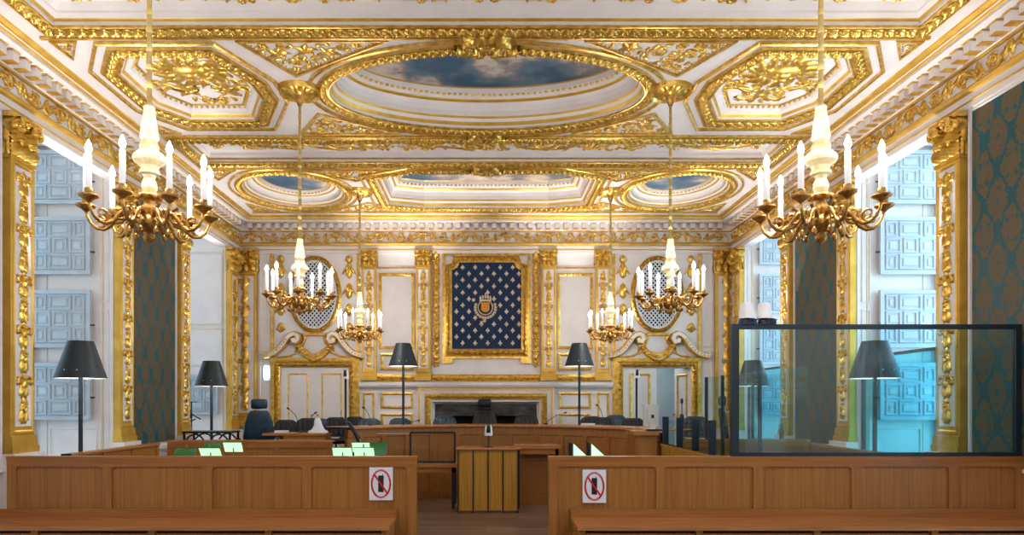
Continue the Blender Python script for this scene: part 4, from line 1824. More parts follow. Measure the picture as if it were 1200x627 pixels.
# guards before the right windows
for a, b, lab in ((7.575, 9.28, 'teal glass guard with dark top rail before the nearest right window'), (11.56, 13.3, 'teal glass guard with dark top rail before the far right window')):
    r = thing('glass_guard', lab, 'glass guard', (5.06, (a + b) / 2, ZS + .03))
    mb = MB()
    mb.box(5.055, 5.065, a, b, ZS + .03, 2.24)
    under(mb.build('glass_pane', g_guard), r)
    mb = MB()
    mb.box(5.04, 5.08, a, b, 2.24, 2.275)
    under(mb.build('top_rail', frame_m), r)
    mb = MB()
    mb.box(5.04, 5.08, b - .035, b, ZS + .03, 2.24)
    under(mb.build('post', frame_m), r)


# ------------------------------------------------------------------ side rails and side desks
def rail(x, y0, y1, z, lab, cat='rail'):
    r = thing('side_rail', lab, cat, (x, (y0 + y1) / 2, 0))
    mb = MB()
    mb.box(x - .02, x + .02, y0, y1, 0, z - .03)
    under(mb.build('board', oak), r)
    mb = MB()
    mb.box(x - .05, x + .05, y0, y1, z - .03, z)
    under(mb.build('handrail', oakw), r)
    mb = MB()
    sgn = -1 if x > 0 else 1
    n = 3
    for i in range(n + 1):
        y = y0 + .04 + (y1 - y0 - .08) * i / n
        mb.box(*sorted((x + sgn * .02, x + sgn * .035)), y - .035, y + .035, 0, z - .03)
    under(mb.build('stile', oak), r)
    mb = MB()
    mb.box(x - .055, x + .055, y0 - .012, y0, z - .16, z + .002)
    under(mb.build('end_cap', soot_gap_black), r)


rail(-4.5, 7.45, 9.5, 1.10, 'oak side rail along the left wall behind the left partition')
rail(4.40, 7.30, 9.72, 1.10, 'oak side rail along the right wall seen through the dock glass')


def desk_front(lab, x0, x1, y, z, npan):
    r = thing('side_desk', lab, 'desk', ((x0 + x1) / 2, y, 0))
    mb = MB()
    mb.box(x0, x1, y + .02, y + .05, 0, z - .03)
    under(mb.build('front_board', oak), r)
    mb = MB()
    mb.box(x0 - .01, x1 + .01, y - .01, y + .16, z - .03, z)
    under(mb.build('top_ledge', oakw), r)
    mb = MB()
    for i in range(npan + 1):
        x = x0 + .035 + (x1 - x0 - .07) * i / npan
        mb.box(x - .035, x + .035, y, y + .02, 0, z - .11)
    mb.box(x0, x1, y, y + .02, z - .11, z - .03)
    under(mb.build('panel_frame', oakh), r)
    mb = MB()
    mb.box(x0 + .1, x1 - .02, y + .05, y + .5, z - .38, z - .35)
    mb.box(x0 + .1, x0 + .14, y + .05, y + .48, 0, z - .38)
    mb.box(x1 - .06, x1 - .02, y + .05, y + .48, 0, z - .38)
    under(mb.build('shelf', oakh), r)
    return r


YD = 10.1
desk_front('long low panelled oak desk front on the left, behind the green lamps', PXm(196, YD), PXm(389, YD), YD, EYE - 44 * YD / F_PX, 3)
desk_front('low panelled oak desk front on the right, behind the dock glass', PXm(800, 9.2), 4.3, 9.2, EYE - 43 * 9.2 / F_PX, 3)


def counter(lab, x0, x1, y0, y1, z, zb=.3):
    r = thing('raised_desk', lab, 'desk', ((x0 + x1) / 2, (y0 + y1) / 2, zb))
    mb = MB()
    mb.box(x0, x1, y0, y1, z - .035, z)
    under(mb.build('worktop', oakw), r)
    mb = MB()
    mb.box(x0 + .32, x1 - .03, y0 + .03, y0 + .06, zb, z - .035)
    mb.box(x0 + .32, x0 + .36, y0 + .06, y1 - .03, zb, z - .035)
    mb.box(x1 - .06, x1 - .02, y0 + .06, y1 - .03, zb, z - .035)
    under(mb.build('pedestal', oak), r)


ZC = EYE - 35 * 11 / F_PX
counter('oak desk on the left with dark chair drawn up, left of the curved bench', PXm(313, 11), PXm(386, 11), 10.75, 11.25, ZC)
counter('oak desk on the right behind glass with laptop on it', 3.2, 4.34, 9.8, 10.12, 1.12)

# ------------------------------------------------------------------ curved judges' bench
cyc, RB = 9.75, 2.45
ZB = 1.262
jb = thing('judges_bench', 'long curved oak bench with panelled front before the fireplace', 'bench', (0, 12.2, 0))


def arcp(R, a):
    return (R * math.cos(a) + .02, cyc + R * math.sin(a))


A0, A1 = math.radians(2), math.radians(152)
angs = [A0 + (A1 - A0) * i / 60 for i in range(61)]
FZ3 = lambda u, v, n: (u, v, n)
mb = MB()
inner = [arcp(RB, a) for a in angs]
# path runs counterclockwise: left = towards centre
sweep(mb, FZ3, inner, [(-.62, ZB - .04, 0), (-.62, ZB, 0), (.02, ZB, 0), (.03, ZB - .012, 0), (.03, ZB - .035, 0), (.0, ZB - .045, 0)], False)
under(mb.build('worktop', oakw), jb)
mb = MB()
sweep(mb, FZ3, inner, [(-.02, ZB - .045, 0), (-.02, ZB - .17, 0), (-.04, ZB - .18, 0), (-.04, .12, 0), (-.01, .11, 0), (-.01, 0, 0)], False)
sweep(mb, FZ3, inner, [(-.08, 0, 0), (-.08, ZB - .045, 0)], False)
under(mb.build('front_panelling', oak), jb)
mb = MB()
for i in range(14):
    a = A0 + (A1 - A0) * (i + .3) / 14
    x, y = arcp(RB + .035, a)
    M = Matrix.Translation((x, y, 0)) @ Matrix.Rotation(a + PI / 2, 4, 'Z')
    mb.box(-.04, .04, -.01, .022, .11, ZB - .17, 0, M)
for z in (ZB - .42,):
    sweep(mb, FZ3, inner, [(-.035, z, 0), (-.022, z, 0), (-.022, z + .07, 0), (-.035, z + .07, 0)], False)if 0 else None
sweep(mb, FZ3, inner, [(-.04, .52, 0), (-.025, .52, 0), (-.025, .60, 0), (-.04, .60, 0)], False)
under(mb.build('stile', oakh), jb)
# end pedestal on the right
xe = PXm(757.5, 9.45)
mb = MB()
mb.box(PXm(744, 9.5), PXm(770, 9.5), 9.5, 10.0, 0, ZB - .04)
under(mb.build('end_pedestal', oak), jb)
mb = MB()
mb.box(PXm(744, 9.5) - .02, PXm(770, 9.5) + .02, 9.47, 10.02, ZB - .06, ZB - .001)
mb.box(PXm(744, 9.5) + .07, PXm(770, 9.5) - .06, 9.485, 9.5, .5, ZB - .17)
under(mb.build('end_cap', oakw), jb)

# ------------------------------------------------------------------ lectern
YLc = 10.3
lx0, lx1 = PXm(537, YLc), PXm(607, YLc)
lc = thing('lectern', 'oak lectern with thin dark vertical rods in the central gangway', 'lectern', ((lx0 + lx1) / 2, YLc + .2, 0))
lz = .98
mb = MB()
pth = [(lx0 - .02, YLc + .0), (lx1 + .02, YLc + .0), (lx1 + .02, YLc + .42), (lx0 - .02, YLc + .42)]
sweep(mb, FZ3, pth, [(.0, lz - .035, 0), (-.015, lz - .03, 0), (-.015, lz - .01, 0), (0, lz, 0)])
polyfill(mb, FZ3, pth, [], lz)
polyfill(mb, FZ3, pth, [], lz - .035)
under(mb.build('top', oakw), lc)
wv = (lx1 - lx0) / 4
for i in range(4):
    mb = MB()
    mb.box(lx0 + i * wv + .006, lx0 + (i + 1) * wv - .006, YLc + .03, YLc + .05, .13, lz - .035)
    under(mb.build('front_slat', oaky), lc)
mb = MB()
for i in range(5):
    x = lx0 + i * wv
    mb.box(x - .009, x + .009, YLc + .01, YLc + .03, .01, lz - .035)
under(mb.build('rod', black), lc)
mb = MB()
mb.box(lx0, lx1, YLc + .012, YLc + .03, .045, .06)
mb.box(lx0, lx1, YLc + .025, YLc + .05, .06, .13)
under(mb.build('bottom_rail', oaky), lc)
mb = MB()
for x in (lx0, lx1 - .02):
    mb.box(x, x + .02, YLc + .05, YLc + .38, .02, lz - .035)
under(mb.build('side_panel', oaky), lc)


def cam_head(loc, h, lab, name='camera_on_pole', cat='camera', pole=True, sc=1, group=None):
    """white camera/speaker head with dark lens on a stand"""
    r = thing(name, lab, cat, loc, group=group)
    mb = MB()
    mb.tube([(0, 0, 0.01), (0, 0, h)], .022 if pole else .012, 8)
    mb.lathe([(0, 0), (.07, 0), (.07, .012), (.02, .02)], n=14)
    mb.build('stand', black, r)
    mb = MB()
    mb.loft([(0, 0, h, .055 * sc, .05), (0, 0, h + .02, .062 * sc, .055), (0, 0, h + .14 * sc, .05 * sc, .05), (0, 0, h + .155 * sc, .035 * sc, .035)], n=16)
    mb.build('housing', plastic_w, r)
    mb = MB()
    mb.loft([(0, -.05, h + .045, .028 * sc, .018), (0, -.052, h + .05, .03 * sc, .02), (0, -.05, h + .15 * sc, .026 * sc, .02), (0, -.045, h + .165 * sc, .02 * sc, .018)], n=12)
    mb.build('lens', plastic_b, r)
    return r


cam_head((PXm(572.5, 10.45), 10.45, lz), .175, 'white device with dark front on a short stand on the lectern', 'speaker_unit', 'device', False)
cam_head((PXm(405, 12.85), 12.85, PZ), EYE - (444 - Y0) * 12.85 / F_PX - PZ, 'small white camera on dark pole before the closed left door', group='white cameras on dark poles')
cam_head((PXm(746, 13.6), 13.6, PZ), EYE - (443 - Y0) * 13.6 / F_PX - PZ, 'small white camera on dark pole before the right door', group='white cameras on dark poles')


# clerk's tables
def table(name, lab, cat, x0, x1, y0, y1, z, zb=0, m=oakw, slope=0):
    r = thing(name, lab, cat, ((x0 + x1) / 2, (y0 + y1) / 2, zb))
    mb = MB()
    mb.box(x0, x1, y0, y1, z - .055, z)
    under(mb.build('tabletop', m), r)
    mb = MB()
    mb.box(x0 + .03, x1 - .03, y0 + .03, y0 + .05, z - .14, z - .055)
    under(mb.build('apron', oakh), r)
    for x in (x0 + .03, x1 - .08):
        for y in (y0 + .03, y1 - .08):
            mb = MB()
            mb.box(x, x + .05, y, y + .05, zb, z - .03)
            under(mb.build('leg', black), r)
    return r


table('clerk_table', 'oak table under the black framed screen, left of the lectern', 'table', -1.95, -.44, 10.75, 11.35, .70)
mb = MB()
r = table('side_table', 'oak table with dark space below, right of the lectern', 'table', PXm(603, 10.8), PXm(657, 10.8), 10.8, 11.3, .985)
mb = MB()
mb.box(PXm(605, 10.8), PXm(655, 10.8), 11.2, 11.24, 0, .9)
under(mb.build('back_board', oakh), r)


# framed clear screen
def screen(lab, x0, x1, y, z0, z1, framed, a=0, cat='screen'):
    r = thing('clear_screen', lab, cat, ((x0 + x1) / 2, y, z0))
    h = z1 - z0
    hw = (x1 - x0) / 2
    mb = MB()
    mb.box(-hw, hw, -.003, .003, .012, h)
    mb.build('pane', g_clear, r)
    mb = MB()
    t = .016 if framed else .004
    if framed:
        mb.box(-hw - t, -hw + t, -.015, .015, 0, h)
        mb.box(hw - t, hw + t, -.015, .015, 0, h)
        mb.box(-hw, hw, -.015, .015, h - t, h + t)
        mb.box(-hw, hw, -.015, .015, .0, .03)
    else:
        mb.box(-hw, hw, -.004, .004, h - .004, h + .002)
    mb.box(-hw * .7, -hw * .7 + .04, -.08, .08, 0, .012)
    mb.box(hw * .7 - .04, hw * .7, -.08, .08, 0, .012)
    mb.build('frame', black if framed else plastic_w, r)
    return r


screen('black framed clear screen standing on the oak table left of the lectern', PXm(481, 10.95), PXm(533, 10.95), 10.95, .70, 1.18, True)
screen('frameless clear screen left of the black framed one', PXm(441, 11.1), PXm(479, 11.1), 11.15, .70, 1.155, False)


# ------------------------------------------------------------------ chairs
def exec_chair(lab, loc, rz, lm, h=1.22, group=None, seat_z=.48):
    r = thing('executive_chair', lab, 'chair', loc, rz, group)
    b0 = seat_z + .06
    mb = MB()
    H = h - .2 - b0
    mb.loft([(0, .2, b0, .21, .04), (0, .21, b0 + .03, .24, .055), (0, .24, b0 + H * .35, .25, .055), (0, .27, b0 + H * .7, .22, .05), (0, .29, b0 + H * .93, .17, .045), (0, .3, b0 + H, .13, .03)], n=20)
    for q in (-1, 0, 1):
        mb.loft([(q * .11, .185, b0 + .06, .045, .02), (q * .10, .215, b0 + H * .5, .045, .022), (q * .07, .25, b0 + H * .9, .03, .015)], n=10)
    mb.build('backrest', lm, r)
    mb = MB()
    z = h - .17
    mb.loft([(.28, z + .08, -.13, .03, .05), (.28, z + .08, -.115, .055, .078), (.28, z + .08, 0, .062, .085), (.28, z + .08, .115, .055, .078), (.28, z + .08, .13, .03, .05)], n=16, axis='x', ex=2.6)
    mb.build('headrest', lm, r)
    mb = MB()
    mb.loft([(0, -.03, seat_z - .06, .22, .22), (0, -.03, seat_z - .03, .26, .25), (0, -.03, seat_z + .02, .26, .25), (0, -.03, seat_z + .04, .23, .22)], n=20)
    mb.build('seat', lm, r)
    for q in (-1, 1):
        mb = MB()
        mb.tube([(q * .27, .16, seat_z - .02), (q * .31, .14, seat_z + .1), (q * .31, .1, seat_z + .2), (q * .3, -.12, seat_z + .21), (q * .29, -.18, seat_z + .1), (q * .25, -.16, seat_z - .03)], .017, 8)
        mb.loft([(q * .305, -.01, seat_z + .205, .03, .13), (q * .305, -.01, seat_z + .235, .028, .125)], n=12)
        mb.build('armrest', plastic_b, r)
    mb = MB()
    mb.tube([(0, 0, .1), (0, 0, seat_z - .05)], .03, 10)
    for i in range(5):
        a = 2 * PI * i / 5
        mb.tube([(0, 0, .11), (.28 * math.cos(a), .28 * math.sin(a), .065)], [.028, .015], 6)
        mb.lathe([(0, -.03), (.02, -.025), (.028, 0), (.02, .025), (0, .03)], (.28 * math.cos(a), .28 * math.sin(a), .03), 8)
    mb.build('swivel_base', black, r)
    return r


exec_chair('tall dark teal leather chair with headrest at the left side desk', (-3.81, 11.65, .3), math.radians(200), leather, h=1.42, seat_z=.52)
exec_chair('tall black leather chair in the middle of the curved bench', (PXm(568, 13.05), 13.1, PZ), math.radians(0), leatherk, h=1.33, seat_z=.52)
exec_chair('tall black chair turned sideways behind the glass screen corner', (PXm(869, 10.6), 10.6, .3), math.radians(75), leatherk, h=1.47, seat_z=.52)
# small low-backed chairs


def low_chair_proto():
    r = thing('low_backed_chair', '', 'chair')
    sz = .47
    mb = MB()
    mb.loft([(0, .2, sz + .06, .17, .03), (0, .21, sz + .1, .22, .045), (0, .23, sz + .24, .235, .045), (0, .25, sz + .36, .20, .04), (0, .26, sz + .41, .12, .025)], n=20)
    for q in range(-2, 3):
        mb.loft([(q * .085, .17, sz + .1, .03, .015), (q * .085, .195, sz + .25, .032, .017), (q * .075, .22, sz + .36, .02, .01)], n=8)
    mb.build('backrest', leatherk, r)
    mb = MB()
    mb.loft([(0, 0, sz - .05, .2, .2), (0, 0, sz - .03, .24, .23), (0, 0, sz + .02, .24, .23), (0, 0, sz + .03, .2, .2)], n=20)
    mb.build('seat', leatherk, r)
    mb = MB()
    mb.tube([(0, .18, sz - .04), (0, .25, sz + .02), (0, .27, sz + .2)], .018, 8)
    mb.tube([(0, 0, .09), (0, 0, sz - .04)], .028, 10)
    for i in range(5):
        a = 2 * PI * i / 5 + .3
        mb.tube([(0, 0, .1), (.22 * math.cos(a), .22 * math.sin(a), .06)], [.026, .014], 6)
        mb.lathe([(0, -.03), (.02, -.025), (.028, 0), (.02, .025), (0, .03)], (.22 * math.cos(a), .22 * math.sin(a), .03), 8)
    mb.build('swivel_base', black, r)
    return r


lcp = low_chair_proto()
lcs = [(343, 492, 12.5, .0, 30, leatherk, 'small black chair nearest the tall teal chair, behind the left desk'),
       (367, 490, 11.95, 0, 20, leatherk, 'small black chair behind the white desk device'),
       (396, 489, 12.45, 0, 10, leatherk, 'small black chair right of the white desk device'),
       (415, 488.5, 13.65, PZ, 0, leatherk, 'dark chair behind the curved bench, by the closed door frame'),
       (434, 490.5, 13.15, PZ, 5, leather, 'teal black chair behind the curved bench, left of the left floor lamp'),
       (470, 490, 13.65, PZ, 5, leather, 'dark chair back right at the foot of the left floor lamp'),
       (521, 487.5, 12.95, PZ, 0, leather, 'teal lit low chair before the left part of the fireplace'),
       (617, 486, 12.95, PZ, 0, leatherk, 'black low chair before the right part of the fireplace'),
       (692, 488, 13.65, PZ, -5, leatherk, 'black low chair at the foot of the right floor lamp'),
       (708, 489, 13.15, PZ, 0, leatherk, 'black low chair second from the right floor lamp'),
       (722, 486.5, 13.7, PZ, 0, leather, 'teal dark chair back farthest back near the right door frame'),
       (740, 490, 13.1, PZ, -10, leatherk, 'black low chair before the right camera pole'),
       (808, 488, 11.5, .3, -25, leather, 'teal lit chair seen above the low glass rail on the right')]
first = True
cmesh = {}
for px, pyt, Y, zb, rot, lm, lab in lcs:
    o = lcp if first else copy_tree(lcp)
    if zb == 0:
        zb = .3
    first = False
    o.location = (PXm(px, Y), Y - .2, zb)
    top = EYE - (pyt - Y0) * Y / F_PX - zb
    # seat column heights differ: the backrest reaches the height seen
    o.location.z = zb
    o.rotation_euler = (0, 0, math.radians(rot))
    dzc = top - .88
    for c in o.children:
        if not c.name.startswith('swivel'):
            c.location.z = max(0, dzc) if dzc > 0 else dzc
    if lm is leather:  # teal leather; on chairs called teal lit, light put into the colour
        for c in o.children:
            if not c.name.startswith('swivel'):
                c.data = c.data.copy()
                c.data.materials[0] = leather
    tag(o, lab, 'chair', 'low backed chairs behind the benches')

# black chair seen side-on near the green lamps
r = thing('swivel_chair', 'black swivel chair seen from its side beside the curved bench end', 'chair', (PXm(409, 9.9), 9.8, 0), math.radians(-80))
mb = MB()
mb.loft([(0, .22, .6, .15, .025), (0, .24, .64, .18, .035), (0, .25, .8, .19, .035), (0, .2, 1.02, .17, .035), (0, .12, 1.2, .16, .035), (0, .02, 1.36, .14, .03), (0, 0, 1.385, .08, .02)], n=18)
mb.build('backrest', leatherk, r)
mb = MB()
mb.loft([(0, -.02, .84, .19, .16), (0, -.02, .87, .21, .18), (0, -.02, .93, .2, .17), (0, -.02, .96, .15, .12)], n=18)
mb.build('seat', leatherk, r)
mb = MB()
mb.tube([(0, 0, .1), (0, 0, .85)], .03, 10)
for i in range(5):
    a = 2 * PI * i / 5
    mb.tube([(0, 0, .11), (.28 * math.cos(a), .28 * math.sin(a), .03)], [.028, .018], 6)
mb.tube([(0, .05, .86), (0, .2, .8), (0, .25, .75)], .02, 8)
mb.build('swivel_base', black, r)


# ------------------------------------------------------------------ green desk lamps and their tables
def lamp_table(lab, x0, x1, y0, y1):
    return table('lawyers_table', lab, 'table', x0, x1, y0, y1, .76)


lamp_table('oak table behind the left partition carrying green lamps, left one', -3.7, -2.3, 7.0, 8.7)
lamp_table('oak table behind the left partition carrying green lamps, right one', -1.95, -.95, 7.0, 8.7)
lamp_table('oak table behind the right partition carrying side-on green lamps', .75, 1.75, 7.0, 7.9)


def banker(px0, px1, py0, py1, Y, lit, lab, rz=0):
    """desk lamp; 'lit' shows the glowing opal inside, otherwise the green outside"""
    X = PXm((px0 + px1) / 2, Y)
    zt_ = EYE - (py0 - Y0) * Y / F_PX
    zb_ = EYE - (py1 - Y0) * Y / F_PX
    hw = (px1 - px0) / 2 * Y / F_PX * .98
    h = zt_ - .76
    r = thing('desk_lamp', lab, 'desk lamp', (X, Y, .76), rz, 'green shaded desk lamps')
    drop = zt_ - zb_
    mb = MB()
    sg = -1 if lit else 1
    # curved shade section, extruded along x; when lit its open side tilts to the viewer
    sec = []
    for i in range(7):
        t = i / 6
        sec.append((sg * (-.01 + .075 * t) * (-1), h - drop * (t ** 1.25)))
    # outer (green) and inner (opal) skins
    def skin(off, m, flip):
        vs, fs = [], []
        for y, z in sec:
            vs += [(-hw, y + off, z), (hw, y + off, z)]
        for i in range(6):
            fs.append((2 * i, 2 * i + 1, 2 * i + 3, 2 * i + 2))
        mb.add(vs, fs, m, True)
    # lit lamp: opal towards viewer (-y)
    skin(0, 1 if lit else 0, False)
    skin(.006, 0 if lit else 1, True)
    for q in (-hw, hw):
        vs = [(q, y, z) for y, z in sec] + [(q, y + .006, z) for y, z in sec]
        mb.add(vs, [(i, i + 1, i + 8, i + 7) for i in range(6)], 0)
    # edges
    mb.box(-hw, hw, sec[0][0] - .004, sec[0][0] + .01, h - .003, h + .003)
    mb.build('lamp_shade', [green, opal], r)
    mb = MB()
    mb.tube([(0, .05, .015), (0, .05, h * .6), (0, .04, h - .02), (0, .0, h + .012)], .007, 7)
    mb.lathe([(0, 0), (.075, 0), (.075, .012), (.03, .022), (.01, .03)], (0, .05, 0), 16)
    mb.lathe([(0, .03), (.008, .02), (.008, -.01), (0, -.012)], (0, 0, h + .012), 8)
    mb.build('stand', brass, r)


banker(206, 231, 525.5, 534, 7.3, False, 'desk lamp with dark green shade, front left of the left group')
banker(232.5, 257.5, 525, 535, 7.3, True, 'glowing desk lamp, front right of the left group')
banker(240, 260, 518.5, 528, 8.1, False, 'desk lamp with dark green shade, rear of the left group')
banker(261, 283, 518.3, 530, 8.1, True, 'glowing desk lamp, rear right of the left group')
banker(389, 412, 524.5, 535, 7.3, True, 'glowing desk lamp, left of the pair by the partition sign')
banker(414, 438, 524.5, 535, 7.3, True, 'glowing desk lamp, right of the front pair by the partition sign')
banker(412, 433, 518.5, 530, 8.1, True, 'glowing desk lamp behind the front pair by the sign')
banker(435, 454, 518.8, 532.5, 8.1, False, 'desk lamp with green shade back, rightmost behind the partition sign')


def side_lamp(px, Y, lab):
    r = thing('desk_lamp', lab, 'desk lamp', (PXm(px, Y), Y, .76), 0, 'green shaded desk lamps')
    h = EYE - (520 - Y0) * Y / F_PX - .76
    mb = MB()
    # wedge: lit opal end face seen from its side
    P = [(0, h), (.135, h - .125), (0, h - .125)]
    vs = [(x, 0, z) for x, z in P] + [(x, .28, z) for x, z in P]
    mb.add(vs, [(0, 1, 2)], 1)
    mb.add(vs, [(3, 4, 5), (0, 1, 4, 3), (0, 2, 5, 3)], 0)
    mb.build('lamp_shade', [green, opal], r)
    mb = MB()
    mb.box(-.05, -.012, .0, .05, .05, h + .01)
    mb.lathe([(0, 0), (.045, 0), (.045, .012), (.03, .022), (.012, .06)], (-.01, .03, 0), 14)
    mb.tube([(-.03, .03, h), (-.06, .03, h + .03)], .006, 6)
    mb.build('stand', black, r)


side_lamp(672, 7.3, 'side-on glowing desk lamp behind the right partition, left one')
side_lamp(693, 7.3, 'side-on glowing desk lamp behind the right partition, right one')


# ------------------------------------------------------------------ small equipment
# white desk device (monitor seen from behind) on the left desk
X = PXm(372, 11.0)
r = thing('desk_monitor', 'white monitor seen from behind on the left desk', 'monitor', (X, 11.05, ZC), math.radians(8))
mb = MB()
mb.loft([(0, .0, .0, .16, .09), (0, 0, .02, .16, .09), (0, 0, .05, .10, .06), (0, .0, .12, .065, .045), (-.01, 0, .2, .05, .035), (-.01, 0, .23, .03, .02)], n=18)
mb.build('foot', plastic_w, r)
mb = MB()
mb.loft([(.06, .05, .07, .05, .02), (.06, .05, .09, .065, .025), (.06, .055, .2, .062, .025), (.06, .055, .22, .04, .015)], n=16)
mb.build('screen_housing', navyb, r)
# beige monitor at right end of bench
X = PXm(764, 9.75)
r = thing('desk_monitor', 'beige monitor seen from behind on the right end of the curved bench', 'monitor', (X, 9.78, ZB + .001), math.radians(6))
mb = MB()
mb.box(-.115, .1, -.02, .02, .06, .365)
mb.box(-.07, .07, -.045, -.02, .12, .3)
mb.build('screen_housing', plastic_g, r)
mb = MB()
mb.box(-.035, .035, -.05, -.02, 0.01, .2)
mb.box(-.1, .1, -.09, .07, 0, .012)
mb.build('foot', plastic_g, r)
mb = MB()
mb.box(-.02, .02, -.052, -.0505, .17, .22)
mb.build('port_cover', plastic_b, r)
r = thing('keyboard', 'flat black keyboard beside the beige monitor', 'keyboard', (X + .02, 9.58, ZB))
mb = MB()
mb.box(-.14, .16, -.06, .05, 0, .018)
mb.build('case', plastic_b, r)
mb = MB()
for i in range(12):
    for j in range(4):
        mb.box(-.13 + i * .0235, -.111 + i * .0235, -.05 + j * .023, -.032 + j * .023, .018, .023)
mb.build('keys', black, r)


def gooseneck(px0, py0, px1, py1, Y, zb, lab):
    x0, z0 = PXm(px0, Y), zb
    x1_, z1 = PXm(px1, Y), EYE - (py1 - Y0) * Y / F_PX
    r = thing('gooseneck_microphone', lab, 'microphone', (x0, Y, zb), 0, 'gooseneck microphones on the benches')
    dx, dz_ = x1_ - x0, z1 - z0
    mb = MB()
    mb.tube([(0, 0, .01), (dx * .15, 0, dz_ * .35), (dx * .5, -.01, dz_ * .75), (dx, -.03, dz_)], .006, 6)
    mb.build('neck', black, r)
    mb = MB()
    mb.tube([(dx * .96, -.025, dz_ * .99), (dx * 1.0 + .03 * (1 if dx > 0 else -1), -.04, dz_ + .012)], .014, 8)
    mb.build('capsule', black, r)
    mb = MB()
    mb.lathe([(0, 0), (.04, 0), (.04, .012), (.02, .022), (0, .024)], n=14)
    mb.build('foot', black, r)


gooseneck(353, 497, 339, 479, 11.12, ZC, 'long slanting microphone over the small chair behind the left desk')
gooseneck(360, 497, 369.5, 484, 11.2, ZC, 'short upright microphone left of the closed door middle')
gooseneck(640, 499, 662, 484, 12.55, ZB, 'bent microphone on the curved bench right of the fireplace')
gooseneck(708, 500, 700, 475, 12.05, ZB, 'microphone on the curved bench before the narrow gilt panel')
gooseneck(478, 499, 490, 493, 12.5, ZB, 'low bent microphone right of the left floor lamp pole')
gooseneck(435, 501, 427, 478, 11.9, ZB, 'thin microphone by the closed door frame')
# tall thin microphones in front of the open door
r = thing('microphone_stand', 'slim microphone on stand before the open right door', 'microphone', (PXm(799, 9.6), 9.6, EYE - 43 * 9.2 / F_PX))
for o_ in ():
    pass
r.location = (PXm(799, 9.3), 9.3, EYE - 43 * 9.2 / F_PX)
mb = MB()
mb.tube([(0, 0, .01), (0, 0, .5)], .007, 6)
mb.lathe([(0, 0), (.045, 0), (.045, .012), (0, .02)], n=12)
mb.build('stand', black, r)
mb = MB()
mb.lathe([(0, .47), (.016, .48), (.02, .51), (.014, .54), (0, .55)], n=10)
mb.lathe([(0, .22), (.03, .23), (.034, .28), (.028, .33), (0, .34)], n=10)
mb.build('capsule', plastic_b, r)

# laptop and bottle on right desk
zr = 1.12
r = thing('laptop', 'open dark laptop on the right desk behind the glass', 'laptop', (PXm(895, 9.97), 9.97, zr), math.radians(70))
mb = MB()
mb.box(-.16, .16, -.12, .12, 0, .016)
mb.build('base', plastic_b, r)
mb = MB()
M = Matrix.Translation((0, .12, .014)) @ Matrix.Rotation(math.radians(-18), 4, 'X')
mb.box(-.16, .16, 0, .01, 0, .24, 0, M)
mb.build('lid', plastic_b, r)
r = thing('black_bottle', 'slim black bottle right of the laptop behind the glass', 'bottle', (PXm(916, 9.95), 9.95, zr))
mb = MB()
mb.lathe([(0, 0), (.03, 0), (.033, .01), (.033, .13), (.015, .17), (.013, .2), (0, .205)], n=14)
mb.build('body', plastic_b, r)
mb = MB()
mb.lathe([(.0, .225), (.016, .224), (.017, .195), (.013, .19)], n=12)
mb.build('cap', black, r)

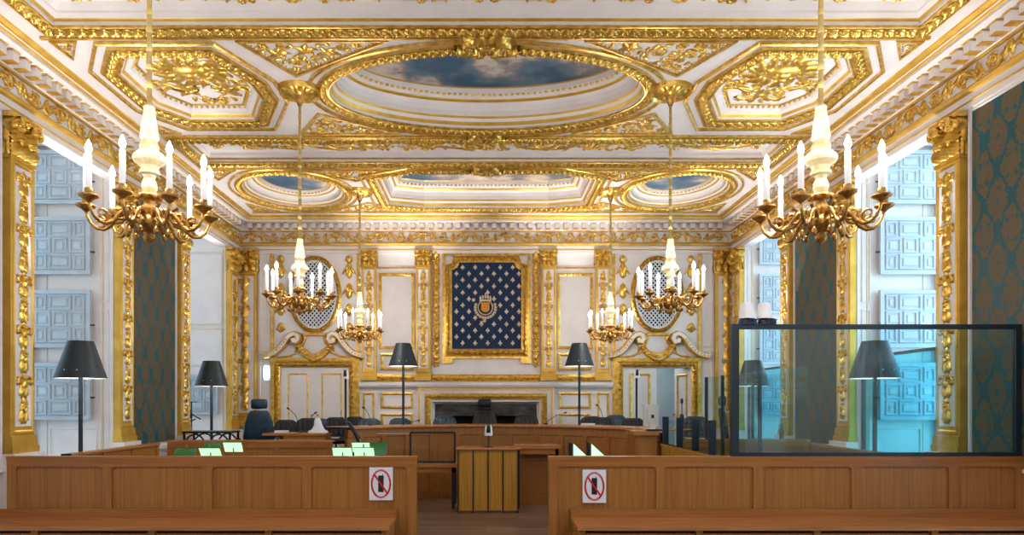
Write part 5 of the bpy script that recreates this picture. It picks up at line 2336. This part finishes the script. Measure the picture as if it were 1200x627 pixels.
# small black table with curved legs, coat stand
r = thing('bracket_table', 'small black table with curved bracket legs under the far left lamp', 'table', (PXm(248, 11.0), 11.0, .3))
hw = (277 - 220) / 2 * 11.0 / F_PX
zt_ = EYE - (505 - Y0) * 11.0 / F_PX - .3
mb = MB()
mb.box(-hw, hw, -.2, .2, zt_ - .03, zt_)
mb.build('tabletop', black, r)
for q in (-1, 1):
    for y in (-.18, .18):
        mb = MB()
        mb.tube([(q * (hw - .03), y, zt_ - .03), (q * (hw - .03), y, 0)], .018, 6)
        mb.tube([(q * (hw - .05), y, zt_ - .14), (q * (hw - .12), y, zt_ - .07), (q * (hw - .24), y, zt_ - .035)], .014, 6)
        mb.tube([(q * .05, y, zt_ - .14), (q * .11, y, zt_ - .07), (q * .2, y, zt_ - .035)], .014, 6)
        mb.build('leg', black, r)
r = thing('coat_stand', 'thin black rack stand with drooping arms by the far left window', 'stand', (PXm(224.5, 12.0), 12.0, ZS + .03))
hh = EYE - (471 - Y0) * 12 / F_PX - ZS - .03
mb = MB()
mb.tube([(0, 0, 0), (0, 0, hh)], .012, 8)
mb.lathe([(0, 0), (.16, 0), (.16, .012), (.02, .03)], n=16)
mb.build('pole', black, r)
mb = MB()
mb.tube([(-.16, 0, hh), (.1, 0, hh)], .008, 6)
mb.tube([(-.14, 0, hh - .02), (-.14, .0, hh - .26), (0, 0, hh - .28)], .008, 6)
mb.build('top_bar', black, r)
mb = MB()
mb.loft([(-.1, 0, hh - .29, .09, .05), (-.08, 0, hh - .23, .1, .06), (-.08, 0, hh - .14, .07, .05), (-.08, 0, hh - .1, .03, .03)], n=12)
mb.tube([(-.1, 0, hh - .2), (.02, -.02, hh - .22), (.17, -.03, hh - .3)], .012, 6)
mb.tube([(-.12, 0, hh - .27), (.0, -.02, hh - .33), (.08, -.03, hh - .3)], .012, 6)
mb.build('drooping_arm', black, r)

# emergency light left of the door
r = thing('emergency_light', 'small glowing bluish light on the wall left of the closed door', 'light', (bx(313), YB - .002, bz(437)))
mb = MB()
mb.box(-.07, .07, -.03, .0, -.16, .16)
mb.build('back_plate', plastic_w, r)
mb = MB()
mb.loft([(0, -.045, -.125, .03, .02), (0, -.045, -.11, .045, .03), (0, -.045, .11, .045, .03), (0, -.045, .125, .03, .02)], n=14)
mb.build('lens', lightm, r)
# papers on the bench
for px, Y, z, lab in ((690, 12.0, ZB, 'small stack of white paper on the curved bench, right side'), (328, 11.0, ZC, 'small blue grey folder lying on the left desk')):
    r = thing('paper_stack', lab, 'papers', (PXm(px, Y), Y + .1, z), .2)
    mb = MB()
    for i in range(5):
        mb.box(-.11 + i * .002, .1 + i * .002, -.07, .07, i * .006, i * .006 + .005)
    mb.build('sheets', paper, r)
